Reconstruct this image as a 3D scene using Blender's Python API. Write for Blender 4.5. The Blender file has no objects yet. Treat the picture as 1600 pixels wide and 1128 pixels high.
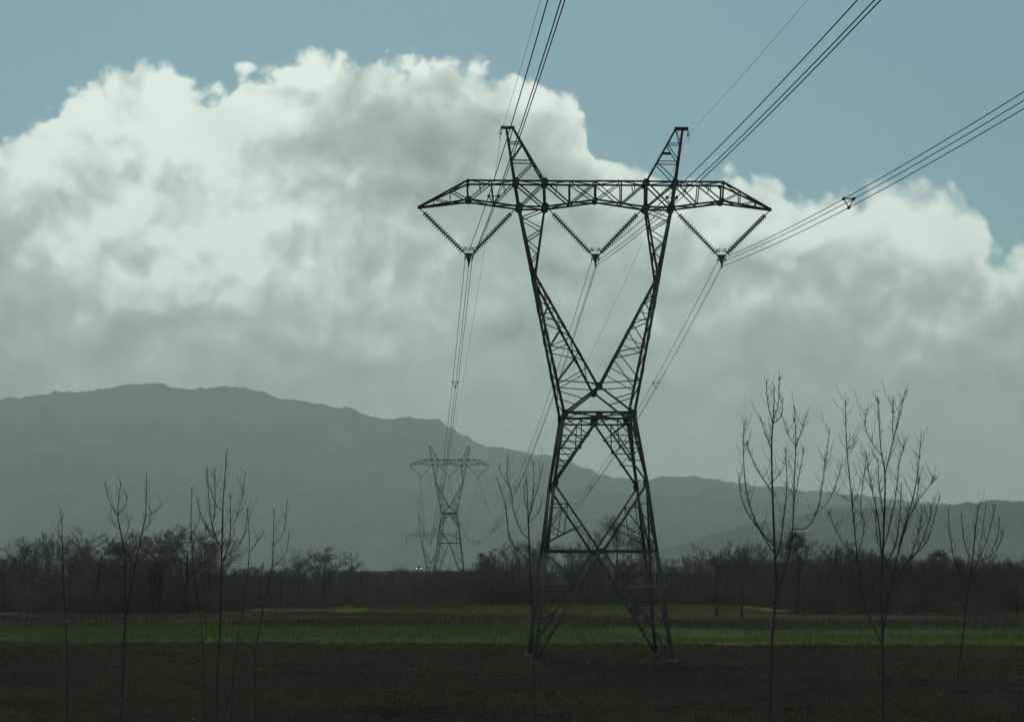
import bpy, math, random
import numpy as np
from mathutils import Vector

random.seed(7)
rng = np.random.default_rng(7)
scene = bpy.context.scene
COL = scene.collection
R = math.radians

# ------------------------------------------------------------------ camera
CAM_Z = 5.1                 # eye height: a train window on a low bank
F = 2560.0                  # focal length in pixels of the 1600 px wide photograph
PITCH = math.atan(331.0 / F)
cd = bpy.data.cameras.new('camera')
cam = bpy.data.objects.new('camera', cd)
COL.objects.link(cam)
cam.location = (0, 0, CAM_Z)
cam.rotation_euler = (math.pi / 2 + PITCH, 0, 0)
cd.sensor_width = 36.0
cd.lens = 36.0 * F / 1600.0
cd.clip_start = 0.1
cd.clip_end = 60000
scene.camera = cam
CP, SP = math.cos(PITCH), math.sin(PITCH)


def at(px, py, Y):
    """world point at depth Y on the sight line through a pixel of the photograph"""
    u, v = px - 800.0, 564.0 - py
    dy = F * CP - v * SP
    t = Y / dy
    return np.array([u * t, Y, CAM_Z + (F * SP + v * CP) * t])


def azel(px, py):
    u, v = px - 800.0, 564.0 - py
    dy = F * CP - v * SP
    dz = F * SP + v * CP
    return math.degrees(math.atan2(u, dy)), math.degrees(math.atan2(dz, math.hypot(u, dy)))


# ------------------------------------------------------------------ sky
SUN_EL, SUN_AZ = R(50), R(-8)        # ahead of the camera, veiled by the clouds
world = bpy.data.worlds.new('World')
scene.world = world
world.use_nodes = True
NT = world.node_tree
NT.nodes.clear()


class NB:
    """tiny node-graph writer"""
    def __init__(s, nt):
        s.nt = nt

    def new(s, t, **kw):
        n = s.nt.nodes.new(t)
        for k, v in kw.items():
            setattr(n, k, v)
        return n

    def link(s, a, b):
        s.nt.links.new(a, b)

    def put(s, sock, v):
        if isinstance(v, (int, float)):
            sock.default_value = v
        elif isinstance(v, (tuple, list)):
            sock.default_value = v
        else:
            s.link(v, sock)

    def m(s, op, a, b=0.0, c=0.0, clamp=False):
        n = s.new('ShaderNodeMath', operation=op, use_clamp=clamp)
        s.put(n.inputs[0], a)
        s.put(n.inputs[1], b)
        s.put(n.inputs[2], c)
        return n.outputs[0]

    def ramp(s, v, a, b, lo=0.0, hi=1.0, kind='SMOOTHSTEP'):
        n = s.new('ShaderNodeMapRange', interpolation_type=kind, clamp=True) if kind != 'LINEAR' else \
            s.new('ShaderNodeMapRange', interpolation_type='LINEAR', clamp=True)
        s.put(n.inputs[0], v)
        s.put(n.inputs[1], a)
        s.put(n.inputs[2], b)
        s.put(n.inputs[3], lo)
        s.put(n.inputs[4], hi)
        return n.outputs[0]

    def mix(s, f, a, b, blend='MIX'):
        n = s.new('ShaderNodeMix', data_type='RGBA', blend_type=blend)
        s.put(n.inputs[0], f)
        s.put(n.inputs[6], a if not isinstance(a, tuple) or len(a) == 4 else a + (1.0,))
        s.put(n.inputs[7], b if not isinstance(b, tuple) or len(b) == 4 else b + (1.0,))
        return n.outputs[2]

    def noise(s, vec, scale, detail=4, rough=0.5, dist=0.0):
        n = s.new('ShaderNodeTexNoise')
        if vec is not None:
            s.link(vec, n.inputs['Vector'])
        n.inputs['Scale'].default_value = scale
        n.inputs['Detail'].default_value = detail
        n.inputs['Roughness'].default_value = rough
        n.inputs['Distortion'].default_value = dist
        return n.outputs[0]

    def vadd(s, a, b):
        n = s.new('ShaderNodeVectorMath', operation='ADD')
        s.put(n.inputs[0], a)
        s.put(n.inputs[1], b)
        return n.outputs[0]


w = NB(NT)
tc = w.new('ShaderNodeTexCoord').outputs['Generated']
sep = w.new('ShaderNodeSeparateXYZ')
w.link(tc, sep.inputs[0])
AZ = w.m('MULTIPLY', w.m('ARCTAN2', sep.outputs[0], sep.outputs[1]), 57.29578)
EL = w.m('MULTIPLY', w.m('ARCSINE', sep.outputs[2]), 57.29578)

nish = w.new('ShaderNodeTexSky', sky_type='NISHITA')
nish.sun_disc = False
nish.sun_elevation = SUN_EL
nish.sun_rotation = SUN_AZ
nish.altitude = 200
nish.air_density = 1.0
nish.dust_density = 0.8
nish.ozone_density = 1.6
bg_sky = w.new('ShaderNodeBackground')
tinted = w.mix(1.0, nish.outputs[0], (0.68, 0.96, 0.81, 1), 'MULTIPLY')   # greenish daylight of the photograph
w.link(tinted, bg_sky.inputs[0])
bg_sky.inputs[1].default_value = 0.07

# top of the cumulus bank as a curve of elevation over azimuth
TOP = [(-40, 215), (0, 200), (60, 186), (110, 150), (160, 118), (205, 100), (258, 96), (292, 128), (335, 138), (375, 108),
       (430, 104), (500, 92), (580, 88), (650, 84), (720, 90), (790, 106), (850, 126), (890, 148), (915, 185),
       (932, 235), (952, 254), (985, 252), (1015, 276), (1060, 286), (1100, 276), (1160, 258), (1200, 276),
       (1250, 296), (1320, 300), (1370, 282), (1440, 290), (1505, 302), (1540, 345), (1562, 392), (1610, 372), (1660, 380)]
cv = w.new('ShaderNodeFloatCurve')
pts = [((azel(x, y)[0] + 25) / 50.0, azel(x, y)[1] / 25.0) for x, y in TOP]
pts = [(0.0, pts[0][1])] + pts + [(1.0, pts[-1][1])]
c = cv.mapping.curves[0]
while len(c.points) < len(pts):
    c.points.new(0.5, 0.5)
for p, q in zip(c.points, pts):
    p.location = q
    p.handle_type = 'AUTO_CLAMPED'
cv.mapping.update()
cv.inputs[0].default_value = 1.0
wsep = w.new('ShaderNodeSeparateColor')
wfine = w.new('ShaderNodeTexNoise')
w.link(tc, wfine.inputs['Vector'])
wfine.inputs['Scale'].default_value = 40
wfine.inputs['Detail'].default_value = 2
w.link(wfine.outputs['Color'], wsep.inputs[0])
AZW = w.m('ADD', AZ, w.m('MULTIPLY', w.m('SUBTRACT', wsep.outputs[0], 0.5), 1.6))
w.link(w.ramp(AZW, -25.0, 25.0, kind='LINEAR'), cv.inputs[1])
top = w.m('MULTIPLY', cv.outputs[0], 25.0)

warp = w.new('ShaderNodeTexNoise')
w.link(tc, warp.inputs['Vector'])
warp.inputs['Scale'].default_value = 22
warp.inputs['Detail'].default_value = 3
vm = w.new('ShaderNodeVectorMath', operation='MULTIPLY_ADD')
w.link(warp.outputs['Color'], vm.inputs[0])
vm.inputs[1].default_value = (0.035, 0.035, 0.035)
w.link(tc, vm.inputs[2])
pv = vm.outputs[0]
n_big = w.noise(pv, 13, 3, 0.5)
n_mid = w.noise(pv, 38, 8, 0.53)
n_soft = w.noise(pv, 34, 4, 0.45)
n_fine = w.noise(pv, 160, 6, 0.55)
n_up = w.noise(w.vadd(pv, (0.004, 0.0, -0.012)), 34, 4, 0.45)
vor = w.new('ShaderNodeTexVoronoi', feature='SMOOTH_F1')
w.link(pv, vor.inputs['Vector'])
vor.inputs['Scale'].default_value = 62
vor.inputs['Detail'].default_value = 0.0
vor.inputs['Smoothness'].default_value = 0.35
vor2 = w.new('ShaderNodeTexVoronoi', feature='SMOOTH_F1')
w.link(pv, vor2.inputs['Vector'])
vor2.inputs['Scale'].default_value = 120
vor2.inputs['Smoothness'].default_value = 0.3
bill = w.m('ADD', w.m('SUBTRACT', 0.42, vor.outputs['Distance']), w.m('MULTIPLY', w.m('SUBTRACT', 0.42, vor2.outputs['Distance']), 0.35))
D = w.m('ADD', w.m('SUBTRACT', top, EL), 0.12)
D = w.m('ADD', D, w.m('MULTIPLY', w.m('SUBTRACT', n_soft, 0.5), 1.9))
D = w.m('ADD', D, w.m('MULTIPLY', w.m('SUBTRACT', n_fine, 0.5), 0.75))
D = w.m('ADD', D, w.m('MULTIPLY', bill, 1.0))
edge = w.ramp(n_big, 0.35, 0.65, 0.35, 1.3)
alpha = w.m('MULTIPLY', w.ramp(w.m('DIVIDE', D, w.ramp(AZ, 5.0, 16.0, 1.0, 2.0)), -0.08, 0.5), w.ramp(n_big, 0.30, 0.46, 0.86, 1.0))


def blob(px, py, rx, ry):
    a, e = azel(px, py)
    k = 57.29578 / F
    dx = w.m('DIVIDE', w.m('SUBTRACT', AZ, a), rx * k)
    dy = w.m('DIVIDE', w.m('SUBTRACT', EL, e), ry * k)
    r2 = w.m('ADD', w.m('MULTIPLY', dx, dx), w.m('MULTIPLY', dy, dy))
    return w.m('POWER', 2.71828, w.m('MULTIPLY', r2, -1.0))


# thick hearts of the bank let less of the backlight through, thin parts glow
thick = w.ramp(D, 0.2, 3.2)
thick = w.m('MULTIPLY', thick, 0.5)
for (px, py, rx, ry, g) in ((700, 265, 200, 110, 0.17), (640, 225, 120, 60, 0.07), (1250, 430, 120, 40, 0.1), (120, 520, 230, 90, 0.12), (860, 520, 350, 120, 0.05),
                            (300, 290, 230, 170, -0.38), (420, 430, 240, 100, -0.24), (1420, 350, 150, 70, -0.25), (1150, 320, 130, 60, -0.2), (1330, 400, 200, 60, -0.14), (1180, 470, 130, 50, -0.12), (1480, 480, 110, 50, -0.12), (560, 490, 140, 50, -0.1), (60, 260, 80, 60, -0.15), (120, 400, 160, 90, -0.2)):
    thick = w.m('ADD', thick, w.m('MULTIPLY', blob(px, py, rx, ry), g))
thick = w.m('ADD', thick, w.m('MULTIPLY', bill, -0.16))
thick = w.m('ADD', thick, w.m('MULTIPLY', w.m('SUBTRACT', n_big, 0.5), 0.7))
thick = w.m('ADD', thick, w.m('MULTIPLY', w.m('SUBTRACT', n_up, n_soft), 1.3))
low = w.ramp(EL, 10.5, 3.5)
thick = w.m('MULTIPLY', thick, w.m('SUBTRACT', 1.0, w.m('MULTIPLY', low, 0.6)))
thick = w.m('ADD', thick, w.m('MULTIPLY', low, 0.5), clamp=True)
ccol = w.mix(w.ramp(thick, 0.0, 0.42, kind='LINEAR'), (0.96, 1.06, 0.95), (0.50, 0.605, 0.54))
ccol = w.mix(w.ramp(thick, 0.42, 1.0, kind='LINEAR'), ccol, (0.232, 0.303, 0.258))
bg_cl = w.new('ShaderNodeBackground')
w.link(ccol, bg_cl.inputs[0])
bg_cl.inputs[1].default_value = 1.0
mx = w.new('ShaderNodeMixShader')
w.link(alpha, mx.inputs[0])
w.link(bg_sky.outputs[0], mx.inputs[1])
w.link(bg_cl.outputs[0], mx.inputs[2])
wo = w.new('ShaderNodeOutputWorld')
w.link(mx.outputs[0], wo.inputs[0])

# ------------------------------------------------------------------ sun, veiled by cloud
sd = bpy.data.lights.new('sun', 'SUN')
sd.energy = 1.2
sd.angle = R(14)
sd.color = (1.0, 0.97, 0.88)
so = bpy.data.objects.new('sun', sd)
COL.objects.link(so)
sv = Vector((math.sin(SUN_AZ) * math.cos(SUN_EL), math.cos(SUN_AZ) * math.cos(SUN_EL), math.sin(SUN_EL)))
so.rotation_euler = sv.to_track_quat('Z', 'Y').to_euler()

vs = scene.view_settings
vs.view_transform = 'Standard'
vs.look = 'None'
vs.exposure = 0.0
vs.gamma = 1.0
vs.use_curve_mapping = False
HAZE_DENSITY = 0.000135
scene.cycles.volume_bounces = 2
scene.cycles.max_bounces = 6


# ================================================================== helpers
def tag(o, label=None, cat=None, group=None, kind=None):
    if label:
        o['label'] = label
    if cat:
        o['category'] = cat
    if group:
        o['group'] = group
    if kind:
        o['kind'] = kind
    return o


def empty(name, loc=(0, 0, 0), rz=0.0):
    o = bpy.data.objects.new(name, None)
    COL.objects.link(o)
    o.location = loc
    o.rotation_euler = (0, 0, rz)
    o.empty_display_size = 0.3
    return o


def link_mesh(name, me, parent=None):
    o = bpy.data.objects.new(name, me)
    COL.objects.link(o)
    if parent is not None:
        o.parent = parent
    return o


class MB:
    """collects vertices and faces (triangles and quads) in numpy arrays"""
    def __init__(s):
        s.V, s.Q, s.T, s.n = [], [], [], 0

    def add(s, V, Q=None, T=None):
        V = np.asarray(V, dtype=np.float64).reshape(-1, 3)
        s.V.append(V)
        if Q is not None and len(Q):
            s.Q.append(np.asarray(Q, dtype=np.int64).reshape(-1, 4) + s.n)
        if T is not None and len(T):
            s.T.append(np.asarray(T, dtype=np.int64).reshape(-1, 3) + s.n)
        s.n += len(V)

    def mesh(s, name, mat, smooth=False):
        me = bpy.data.meshes.new(name)
        V = np.concatenate(s.V) if s.V else np.zeros((0, 3))
        Q = np.concatenate(s.Q) if s.Q else np.zeros((0, 4), dtype=np.int64)
        T = np.concatenate(s.T) if s.T else np.zeros((0, 3), dtype=np.int64)
        me.vertices.add(len(V))
        me.vertices.foreach_set('co', V.astype(np.float32).ravel())
        me.loops.add(Q.size + T.size)
        me.loops.foreach_set('vertex_index', np.concatenate([Q.ravel(), T.ravel()]).astype(np.int32))
        me.polygons.add(len(Q) + len(T))
        st = np.concatenate([np.arange(len(Q)) * 4, Q.size + np.arange(len(T)) * 3]).astype(np.int32)
        me.polygons.foreach_set('loop_start', st)
        if smooth:
            me.polygons.foreach_set('use_smooth', np.ones(len(Q) + len(T), dtype=bool))
        me.update(calc_edges=True)
        me.materials.append(mat)
        return me

    def build(s, name, mat, parent=None, smooth=False):
        return link_mesh(name, s.mesh(name, mat, smooth), parent)

    # --- shapes
    def box(s, c0, c1):
        x0, y0, z0 = c0
        x1, y1, z1 = c1
        V = [(x0, y0, z0), (x1, y0, z0), (x1, y1, z0), (x0, y1, z0), (x0, y0, z1), (x1, y0, z1), (x1, y1, z1), (x0, y1, z1)]
        s.add(V, [(3, 2, 1, 0), (4, 5, 6, 7), (0, 1, 5, 4), (1, 2, 6, 5), (2, 3, 7, 6), (3, 0, 4, 7)])

    def angle(s, P, Q, wd, t=None, ref=(0, 0, 1), flip=1):
        """rolled steel angle (L section) from P to Q"""
        P, Q = np.array(P, float), np.array(Q, float)
        t = t or wd * 0.14
        d = Q - P
        d = d / np.linalg.norm(d)
        r = np.array(ref, float)
        if abs(np.dot(r, d)) > 0.95:
            r = np.array((1.0, 0, 0))
        a = np.cross(d, r)
        a /= np.linalg.norm(a)
        a *= flip
        b = np.cross(d, a)
        sec = [(0, 0), (wd, 0), (wd, t), (t, t), (t, wd), (0, wd)]
        o = wd * 0.35
        V = [P + a * (x - o) + b * (y - o) for x, y in sec] + [Q + a * (x - o) + b * (y - o) for x, y in sec]
        Qs = [(i, (i + 1) % 6, (i + 1) % 6 + 6, i + 6) for i in range(6)]
        Qs += [(3, 2, 1, 0), (5, 4, 3, 0), (6, 7, 8, 9), (6, 9, 10, 11)]
        s.add(V, Qs)

    def tube(s, P, rad, k=6, cap=True):
        """tube along a polyline P with one radius per point"""
        P = np.asarray(P, float)
        n = len(P)
        rad = np.broadcast_to(np.asarray(rad, float), (n,))
        d = np.gradient(P, axis=0)
        d /= np.linalg.norm(d, axis=1)[:, None] + 1e-12
        r = np.array((0.0, 1.0, 0.0)) if abs(d[0][1]) < 0.8 else np.array((1.0, 0, 0))
        a = np.cross(d, r)
        a /= np.linalg.norm(a, axis=1)[:, None] + 1e-12
        b = np.cross(d, a)
        th = np.arange(k) * 2 * math.pi / k
        V = P[:, None, :] + rad[:, None, None] * (np.cos(th)[None, :, None] * a[:, None, :] + np.sin(th)[None, :, None] * b[:, None, :])
        i = np.arange(n - 1)[:, None] * k
        j = np.arange(k)[None, :]
        j2 = (j + 1) % k
        Q = np.stack([i + j, i + j2, i + k + j2, i + k + j], axis=-1).reshape(-1, 4)
        T = []
        if cap:
            T = [(0, x + 1, x) for x in range(1, k - 1)] + [((n - 1) * k, (n - 1) * k + x, (n - 1) * k + x + 1) for x in range(1, k - 1)]
        s.add(V.reshape(-1, 3), Q, T)

    def prisms(s, P0, P1, r0, r1):
        """many three-sided tapered sticks at once"""
        P0, P1 = np.asarray(P0, float), np.asarray(P1, float)
        n = len(P0)
        if n == 0:
            return
        r0 = np.broadcast_to(np.asarray(r0, float), (n,))
        r1 = np.broadcast_to(np.asarray(r1, float), (n,))
        d = P1 - P0
        d /= np.linalg.norm(d, axis=1)[:, None] + 1e-9
        r = np.where(np.abs(d[:, 2:3]) > 0.9, np.array([[1.0, 0, 0]]), np.array([[0, 0, 1.0]]))
        a = np.cross(d, r)
        a /= np.linalg.norm(a, axis=1)[:, None] + 1e-9
        b = np.cross(d, a)
        V = np.zeros((n, 6, 3))
        for q in range(3):
            an = q * 2.0944
            off = math.cos(an) * a + math.sin(an) * b
            V[:, q] = P0 + off * r0[:, None]
            V[:, q + 3] = P1 + off * r1[:, None]
        base = np.arange(n)[:, None] * 6
        Q = np.concatenate([base + np.array([[0, 1, 4, 3]]), base + np.array([[1, 2, 5, 4]]), base + np.array([[2, 0, 3, 5]])])
        s.add(V.reshape(-1, 3), Q)

    def blades(s, P, h, wd, lean=0.35):
        """single-triangle grass blades, each leaning its own way"""
        n = len(P)
        th = rng.uniform(0, 2 * math.pi, n)
        ax = np.stack([np.cos(th), np.sin(th), np.zeros(n)], 1)
        ln = rng.normal(0, lean, (n, 2))
        tip = P + np.stack([ln[:, 0] * h, ln[:, 1] * h, h], 1)
        V = np.stack([P - ax * wd[:, None] / 2, P + ax * wd[:, None] / 2, tip], 1).reshape(-1, 3)
        T = np.arange(n * 3).reshape(-1, 3)
        s.add(V, None, T)


# ------------------------------------------------------------------ value noise for geometry
def vnoise(x, y, seed=0):
    xi, yi = np.floor(x).astype(np.int64), np.floor(y).astype(np.int64)
    xf, yf = x - xi, y - yi
    u, v = xf * xf * (3 - 2 * xf), yf * yf * (3 - 2 * yf)

    def h(a, b):
        k = (a * 374761393 + b * 668265263 + seed * 982451653) & 0xffffffff
        k = ((k ^ (k >> 13)) * 1274126177) & 0xffffffff
        return ((k ^ (k >> 16)) & 0xffff) / 65535.0
    return (h(xi, yi) * (1 - u) + h(xi + 1, yi) * u) * (1 - v) + (h(xi, yi + 1) * (1 - u) + h(xi + 1, yi + 1) * u) * v


def fbm(x, y, seed=0, oct=4):
    s, a, t = 0, 0.5, 0
    for o in range(oct):
        s = s + a * vnoise(x * 2 ** o, y * 2 ** o, seed + o)
        t += a
        a *= 0.5
    return s / t


# ------------------------------------------------------------------ materials
def material(name):
    m = bpy.data.materials.new(name)
    m.use_nodes = True
    nt = m.node_tree
    return m, NB(nt), nt.nodes['Principled BSDF']


def noisy(name, cols, scale=3.0, rough=0.9, detail=6, bump=0.0, metallic=0.0, spec=0.05, stretch=None):
    """principled material whose colour wanders between the given ones"""
    m, b, p = material(name)
    tcn = b.new('ShaderNodeTexCoord').outputs['Object']
    if stretch:
        mp = b.new('ShaderNodeMapping')
        mp.inputs['Scale'].default_value = stretch
        b.link(tcn, mp.inputs[0])
        tcn = mp.outputs[0]
    n = b.noise(tcn, scale, detail, 0.6)
    cr = b.new('ShaderNodeValToRGB')
    el = cr.color_ramp.elements
    while len(el) < len(cols):
        el.new(0.5)
    for i, cc in enumerate(cols):
        el[i].position = 0.28 + 0.44 * i / max(1, len(cols) - 1)
        el[i].color = tuple(cc) + (1,)
    b.link(n, cr.inputs[0])
    b.link(cr.outputs[0], p.inputs['Base Color'])
    p.inputs['Roughness'].default_value = rough
    p.inputs['Metallic'].default_value = metallic
    p.inputs['Specular IOR Level'].default_value = spec
    if bump:
        bp = b.new('ShaderNodeBump')
        bp.inputs['Strength'].default_value = bump
        b.link(n, bp.inputs['Height'])
        b.link(bp.outputs[0], p.inputs['Normal'])
    return m


M = {}
M['steel'] = noisy('weathered_galvanised_steel', [(0.075, 0.082, 0.076), (0.125, 0.132, 0.122), (0.105, 0.09, 0.078)], 1.6, 0.8, metallic=0.0, spec=0.04)
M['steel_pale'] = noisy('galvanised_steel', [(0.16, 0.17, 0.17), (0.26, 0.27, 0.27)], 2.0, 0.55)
M['glass_insulator'] = noisy('glazed_insulator', [(0.025, 0.032, 0.03), (0.045, 0.055, 0.05)], 4.0, 0.6, spec=0.2)
M['cable'] = noisy('weathered_aluminium_cable', [(0.045, 0.05, 0.05), (0.075, 0.08, 0.08)], 6.0, 0.6)
M['concrete'] = noisy('pale_concrete', [(0.13, 0.13, 0.11), (0.24, 0.23, 0.2)], 4.0, 0.9, bump=0.2)
M['plate_dark'] = noisy('dark_enamel_plate', [(0.03, 0.03, 0.03), (0.05, 0.05, 0.05)], 8.0, 0.5)
M['white_spot'] = noisy('smooth_white', [(0.78, 0.78, 0.76), (0.84, 0.84, 0.82)], 8.0, 0.3)
M['bark_young'] = noisy('young_bark', [(0.07, 0.066, 0.052), (0.13, 0.124, 0.10)], 6.0, 0.9, stretch=(1, 1, 0.3))
M['bark'] = noisy('dark_bark', [(0.06, 0.056, 0.046), (0.13, 0.12, 0.097)], 1.5, 0.95)
M['twig'] = noisy('bare_twigs', [(0.105, 0.097, 0.08), (0.19, 0.175, 0.14)], 0.6, 0.95)
M['brush'] = noisy('winter_brushwood', [(0.095, 0.085, 0.07), (0.185, 0.158, 0.12), (0.125, 0.13, 0.078)], 0.35, 0.95)
M['evergreen'] = noisy('evergreen_leaves', [(0.018, 0.03, 0.016), (0.04, 0.055, 0.028)], 1.5, 0.7)
M['mesh_grass'] = noisy('winter_wheat_blades', [(0.14, 0.15, 0.045), (0.18, 0.215, 0.055), (0.22, 0.20, 0.10)], 0.25, 0.8)
M['dry_grass'] = noisy('dry_weeds', [(0.07, 0.056, 0.034), (0.11, 0.092, 0.052), (0.08, 0.10, 0.036)], 0.2, 0.9)
M['weed'] = noisy('field_weeds', [(0.085, 0.105, 0.035), (0.15, 0.14, 0.07), (0.11, 0.10, 0.06)], 0.25, 0.9)
M['stone'] = noisy('pale_stones', [(0.3, 0.3, 0.27), (0.5, 0.49, 0.45)], 5.0, 0.9)
M['wall'] = noisy('white_render_wall', [(0.72, 0.72, 0.69), (0.82, 0.82, 0.8)], 0.6, 0.85)
M['roof'] = noisy('pale_sheet_roof', [(0.5, 0.5, 0.48), (0.62, 0.62, 0.6)], 1.0, 0.9)
M['dark_glass'] = noisy('window_glass', [(0.03, 0.035, 0.04), (0.05, 0.055, 0.06)], 1.0, 0.15, spec=0.5)
M['asphalt'] = noisy('asphalt', [(0.045, 0.045, 0.045), (0.065, 0.065, 0.062)], 2.0, 0.9)
M['car_paint'] = noisy('grey_car_paint', [(0.18, 0.19, 0.2), (0.2, 0.21, 0.22)], 1.0, 0.3, spec=0.5)
M['rubber'] = noisy('tyre_rubber', [(0.02, 0.02, 0.02), (0.03, 0.03, 0.03)], 5.0, 0.9)
m, b, p = material('lit_headlight')
p.inputs['Base Color'].default_value = (0.9, 0.9, 0.85, 1)
p.inputs['Emission Color'].default_value = (1.0, 0.97, 0.88, 1)
p.inputs['Emission Strength'].default_value = 2.5
M['headlight'] = m


def ground_mat(name, cols, pos, s1, s2, stretch=(1, 1, 1), bump=0.5, dist=0.15):
    m, b, p = material(name)
    tcn = b.new('ShaderNodeTexCoord').outputs['Object']
    mp = b.new('ShaderNodeMapping')
    mp.inputs['Scale'].default_value = stretch
    b.link(tcn, mp.inputs[0])
    n1 = b.noise(mp.outputs[0], s1, 5, 0.6)
    n2 = b.noise(tcn, s2, 8, 0.7)
    mixv = b.m('ADD', b.m('MULTIPLY', n1, 0.55), b.m('MULTIPLY', n2, 0.45))
    cr = b.new('ShaderNodeValToRGB')
    el = cr.color_ramp.elements
    while len(el) < len(cols):
        el.new(0.5)
    for i, (cc, q) in enumerate(zip(cols, pos)):
        el[i].position = q
        el[i].color = tuple(cc) + (1,)
    b.link(mixv, cr.inputs[0])
    b.link(cr.outputs[0], p.inputs['Base Color'])
    p.inputs['Roughness'].default_value = 0.95
    p.inputs['Specular IOR Level'].default_value = 0.0
    bp = b.new('ShaderNodeBump')
    bp.inputs['Strength'].default_value = bump
    bp.inputs['Distance'].default_value = dist
    b.link(n2, bp.inputs['Height'])
    b.link(bp.outputs[0], p.inputs['Normal'])
    return m


M['plain'] = ground_mat('rough_pasture', [(0.03, 0.034, 0.018), (0.05, 0.06, 0.026), (0.04, 0.036, 0.024)], (0.35, 0.5, 0.65), 0.02, 0.4)
M['soil'] = ground_mat('ploughed_soil', [(0.022, 0.020, 0.013), (0.048, 0.042, 0.030), (0.046, 0.050, 0.024), (0.095, 0.085, 0.06)], (0.34, 0.47, 0.56, 0.7), 0.12, 5.0, (0.7, 1.2, 1), 0.9)
M['meadow'] = ground_mat('green_meadow', [(0.07, 0.075, 0.03), (0.10, 0.13, 0.038), (0.11, 0.11, 0.055)], (0.36, 0.5, 0.64), 0.05, 1.5, (0.4, 1.6, 1), 0.4)
M['bright_meadow'] = ground_mat('young_wheat', [(0.075, 0.125, 0.022), (0.11, 0.19, 0.034)], (0.4, 0.6), 0.04, 0.8, (0.4, 1.5, 1), 0.3)
M['rough'] = ground_mat('fallow_ground', [(0.055, 0.046, 0.032), (0.08, 0.076, 0.042), (0.065, 0.085, 0.032)], (0.36, 0.5, 0.64), 0.05, 1.2, (0.3, 1.5, 1), 0.6)
M['hill'] = ground_mat('wooded_hillside', [(0.012, 0.018, 0.015), (0.06, 0.066, 0.05), (0.20, 0.19, 0.155)], (0.40, 0.54, 0.66), 0.004, 0.022, (1, 1, 1), 0.6, 8.0)


# ================================================================== the setting
def sheet(name, poly_front, poly_back, z, mat, kind='structure'):
    """strip of ground between two edges (lists of points with equal count)"""
    a, bk = np.array(poly_front, float), np.array(poly_back, float)
    n = len(a)
    V = np.concatenate([np.c_[a, np.full(n, z)], np.c_[bk, np.full(n, z)]])
    Q = [(i, i + 1, n + i + 1, n + i) for i in range(n - 1)]
    mb = MB()
    mb.add(V, Q)
    return tag(mb.build(name, mat), kind=kind)


mb = MB()
mb.add([(-9000, -2500, 0), (9000, -2500, 0), (9000, 10200, 0), (-9000, 10200, 0)], [(0, 1, 2, 3)])
tag(mb.build('ground', M['plain']), kind='structure')


def gdist(py):
    return at(800, py, 1.0) is not None and CAM_Z * 1.0 / ((py - 895.0) / F)


def edge_y(x, y_left, y_right, wob, seed):
    """depth of a field edge at lateral position x, a little uneven"""
    f = (x + 40) / 80.0
    x = np.asarray(x, float)
    return y_left + (y_right - y_left) * f + (fbm(x * 0.7, x * 0 + seed * 3.1, seed + 40, 3) - 0.5) * 2.2 + (fbm(np.asarray(x) * 0.08, np.zeros_like(x) + seed, seed) - 0.5) * wob


# ploughed field: a fine mesh of clods and furrow remains
gx = np.linspace(-62, 62, 620)
gy = np.concatenate([np.linspace(18, 50, 60)[:-1], np.linspace(50, 124, 330)])
GX, GY = np.meshgrid(gx, gy)


def field_h(x, y):
    h = (fbm(x * 1.9, y * 2.0, 3, 3) - 0.5) * 0.42
    h += (fbm(x * 0.25, y * 0.45, 9, 2) - 0.5) * 0.22
    h += 0.02 * np.sin((y + 0.05 * x + fbm(x * 0.2, y * 0.2, 5, 2) * 2.0) * 2 * math.pi / 1.5)
    return h


E1L, E1R = 119.5, 112.0
EY = edge_y(GX, E1L, E1R, 1.5, 2)
GYc = np.minimum(GY, EY)
H = field_h(GX, GYc) + 0.2
nx, ny = len(gx), len(gy)
V = np.stack([GX, GYc, H], -1).reshape(-1, 3)
ii = (np.arange(ny - 1)[:, None] * nx + np.arange(nx - 1)[None, :]).ravel()
Q = np.stack([ii, ii + 1, ii + nx + 1, ii + nx], -1)
keep = (GYc[1:, 1:].ravel() - GYc[:-1, :-1].ravel()) > 1e-4
mb = MB()
mb.add(V, Q[keep])
tag(mb.build('ploughed_field', M['soil'], smooth=True), kind='structure')

xs = np.linspace(-75, 75, 90)
f1 = edge_y(xs, E1L, E1R, 1.5, 2) - 1.0
b1 = edge_y(xs, 158, 150, 14, 4)
sheet('meadow', np.c_[xs, f1], np.c_[xs, b1 + 10], 0.012, M['meadow'])
xs2 = np.linspace(-110, 110, 120)
f2 = edge_y(xs2, 158, 150, 14, 4)
b2 = np.full_like(xs2, 216) + (fbm(xs2 * 0.05, xs2 * 0, 8) - 0.5) * 8
sheet('fallow_field', np.c_[xs2, f2], np.c_[xs2, b2], 0.02, M['rough'])
xs3 = np.linspace(-24, 40, 60)
f3 = edge_y(xs3, 214, 222, 8, 12)
b3 = np.maximum(f3 + 0.2, f3 + (edge_y(xs3, 258, 268, 12, 13) - f3) * np.clip(1 - np.abs((xs3 - 8) / 32) ** 6, 0, 1) ** 0.5)
sheet('wheat_field', np.c_[xs3, f3], np.c_[xs3, b3], 0.03, M['bright_meadow'])
xs4 = np.linspace(-37, -22, 30)
sheet('far_wheat_field', np.c_[xs4, 224 + xs4 * 0], np.c_[xs4, 224.2 + 38 * np.sqrt(np.clip(1 - ((xs4 + 29.5) / 7.5) ** 2, 0, 1))], 0.034, M['meadow'])


def scatter(n, x0, x1, fy, by):
    x = rng.uniform(x0, x1, n)
    f, b_ = fy(x), by(x)
    y = f + (b_ - f) * rng.uniform(0, 1, n)
    return x, y


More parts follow.
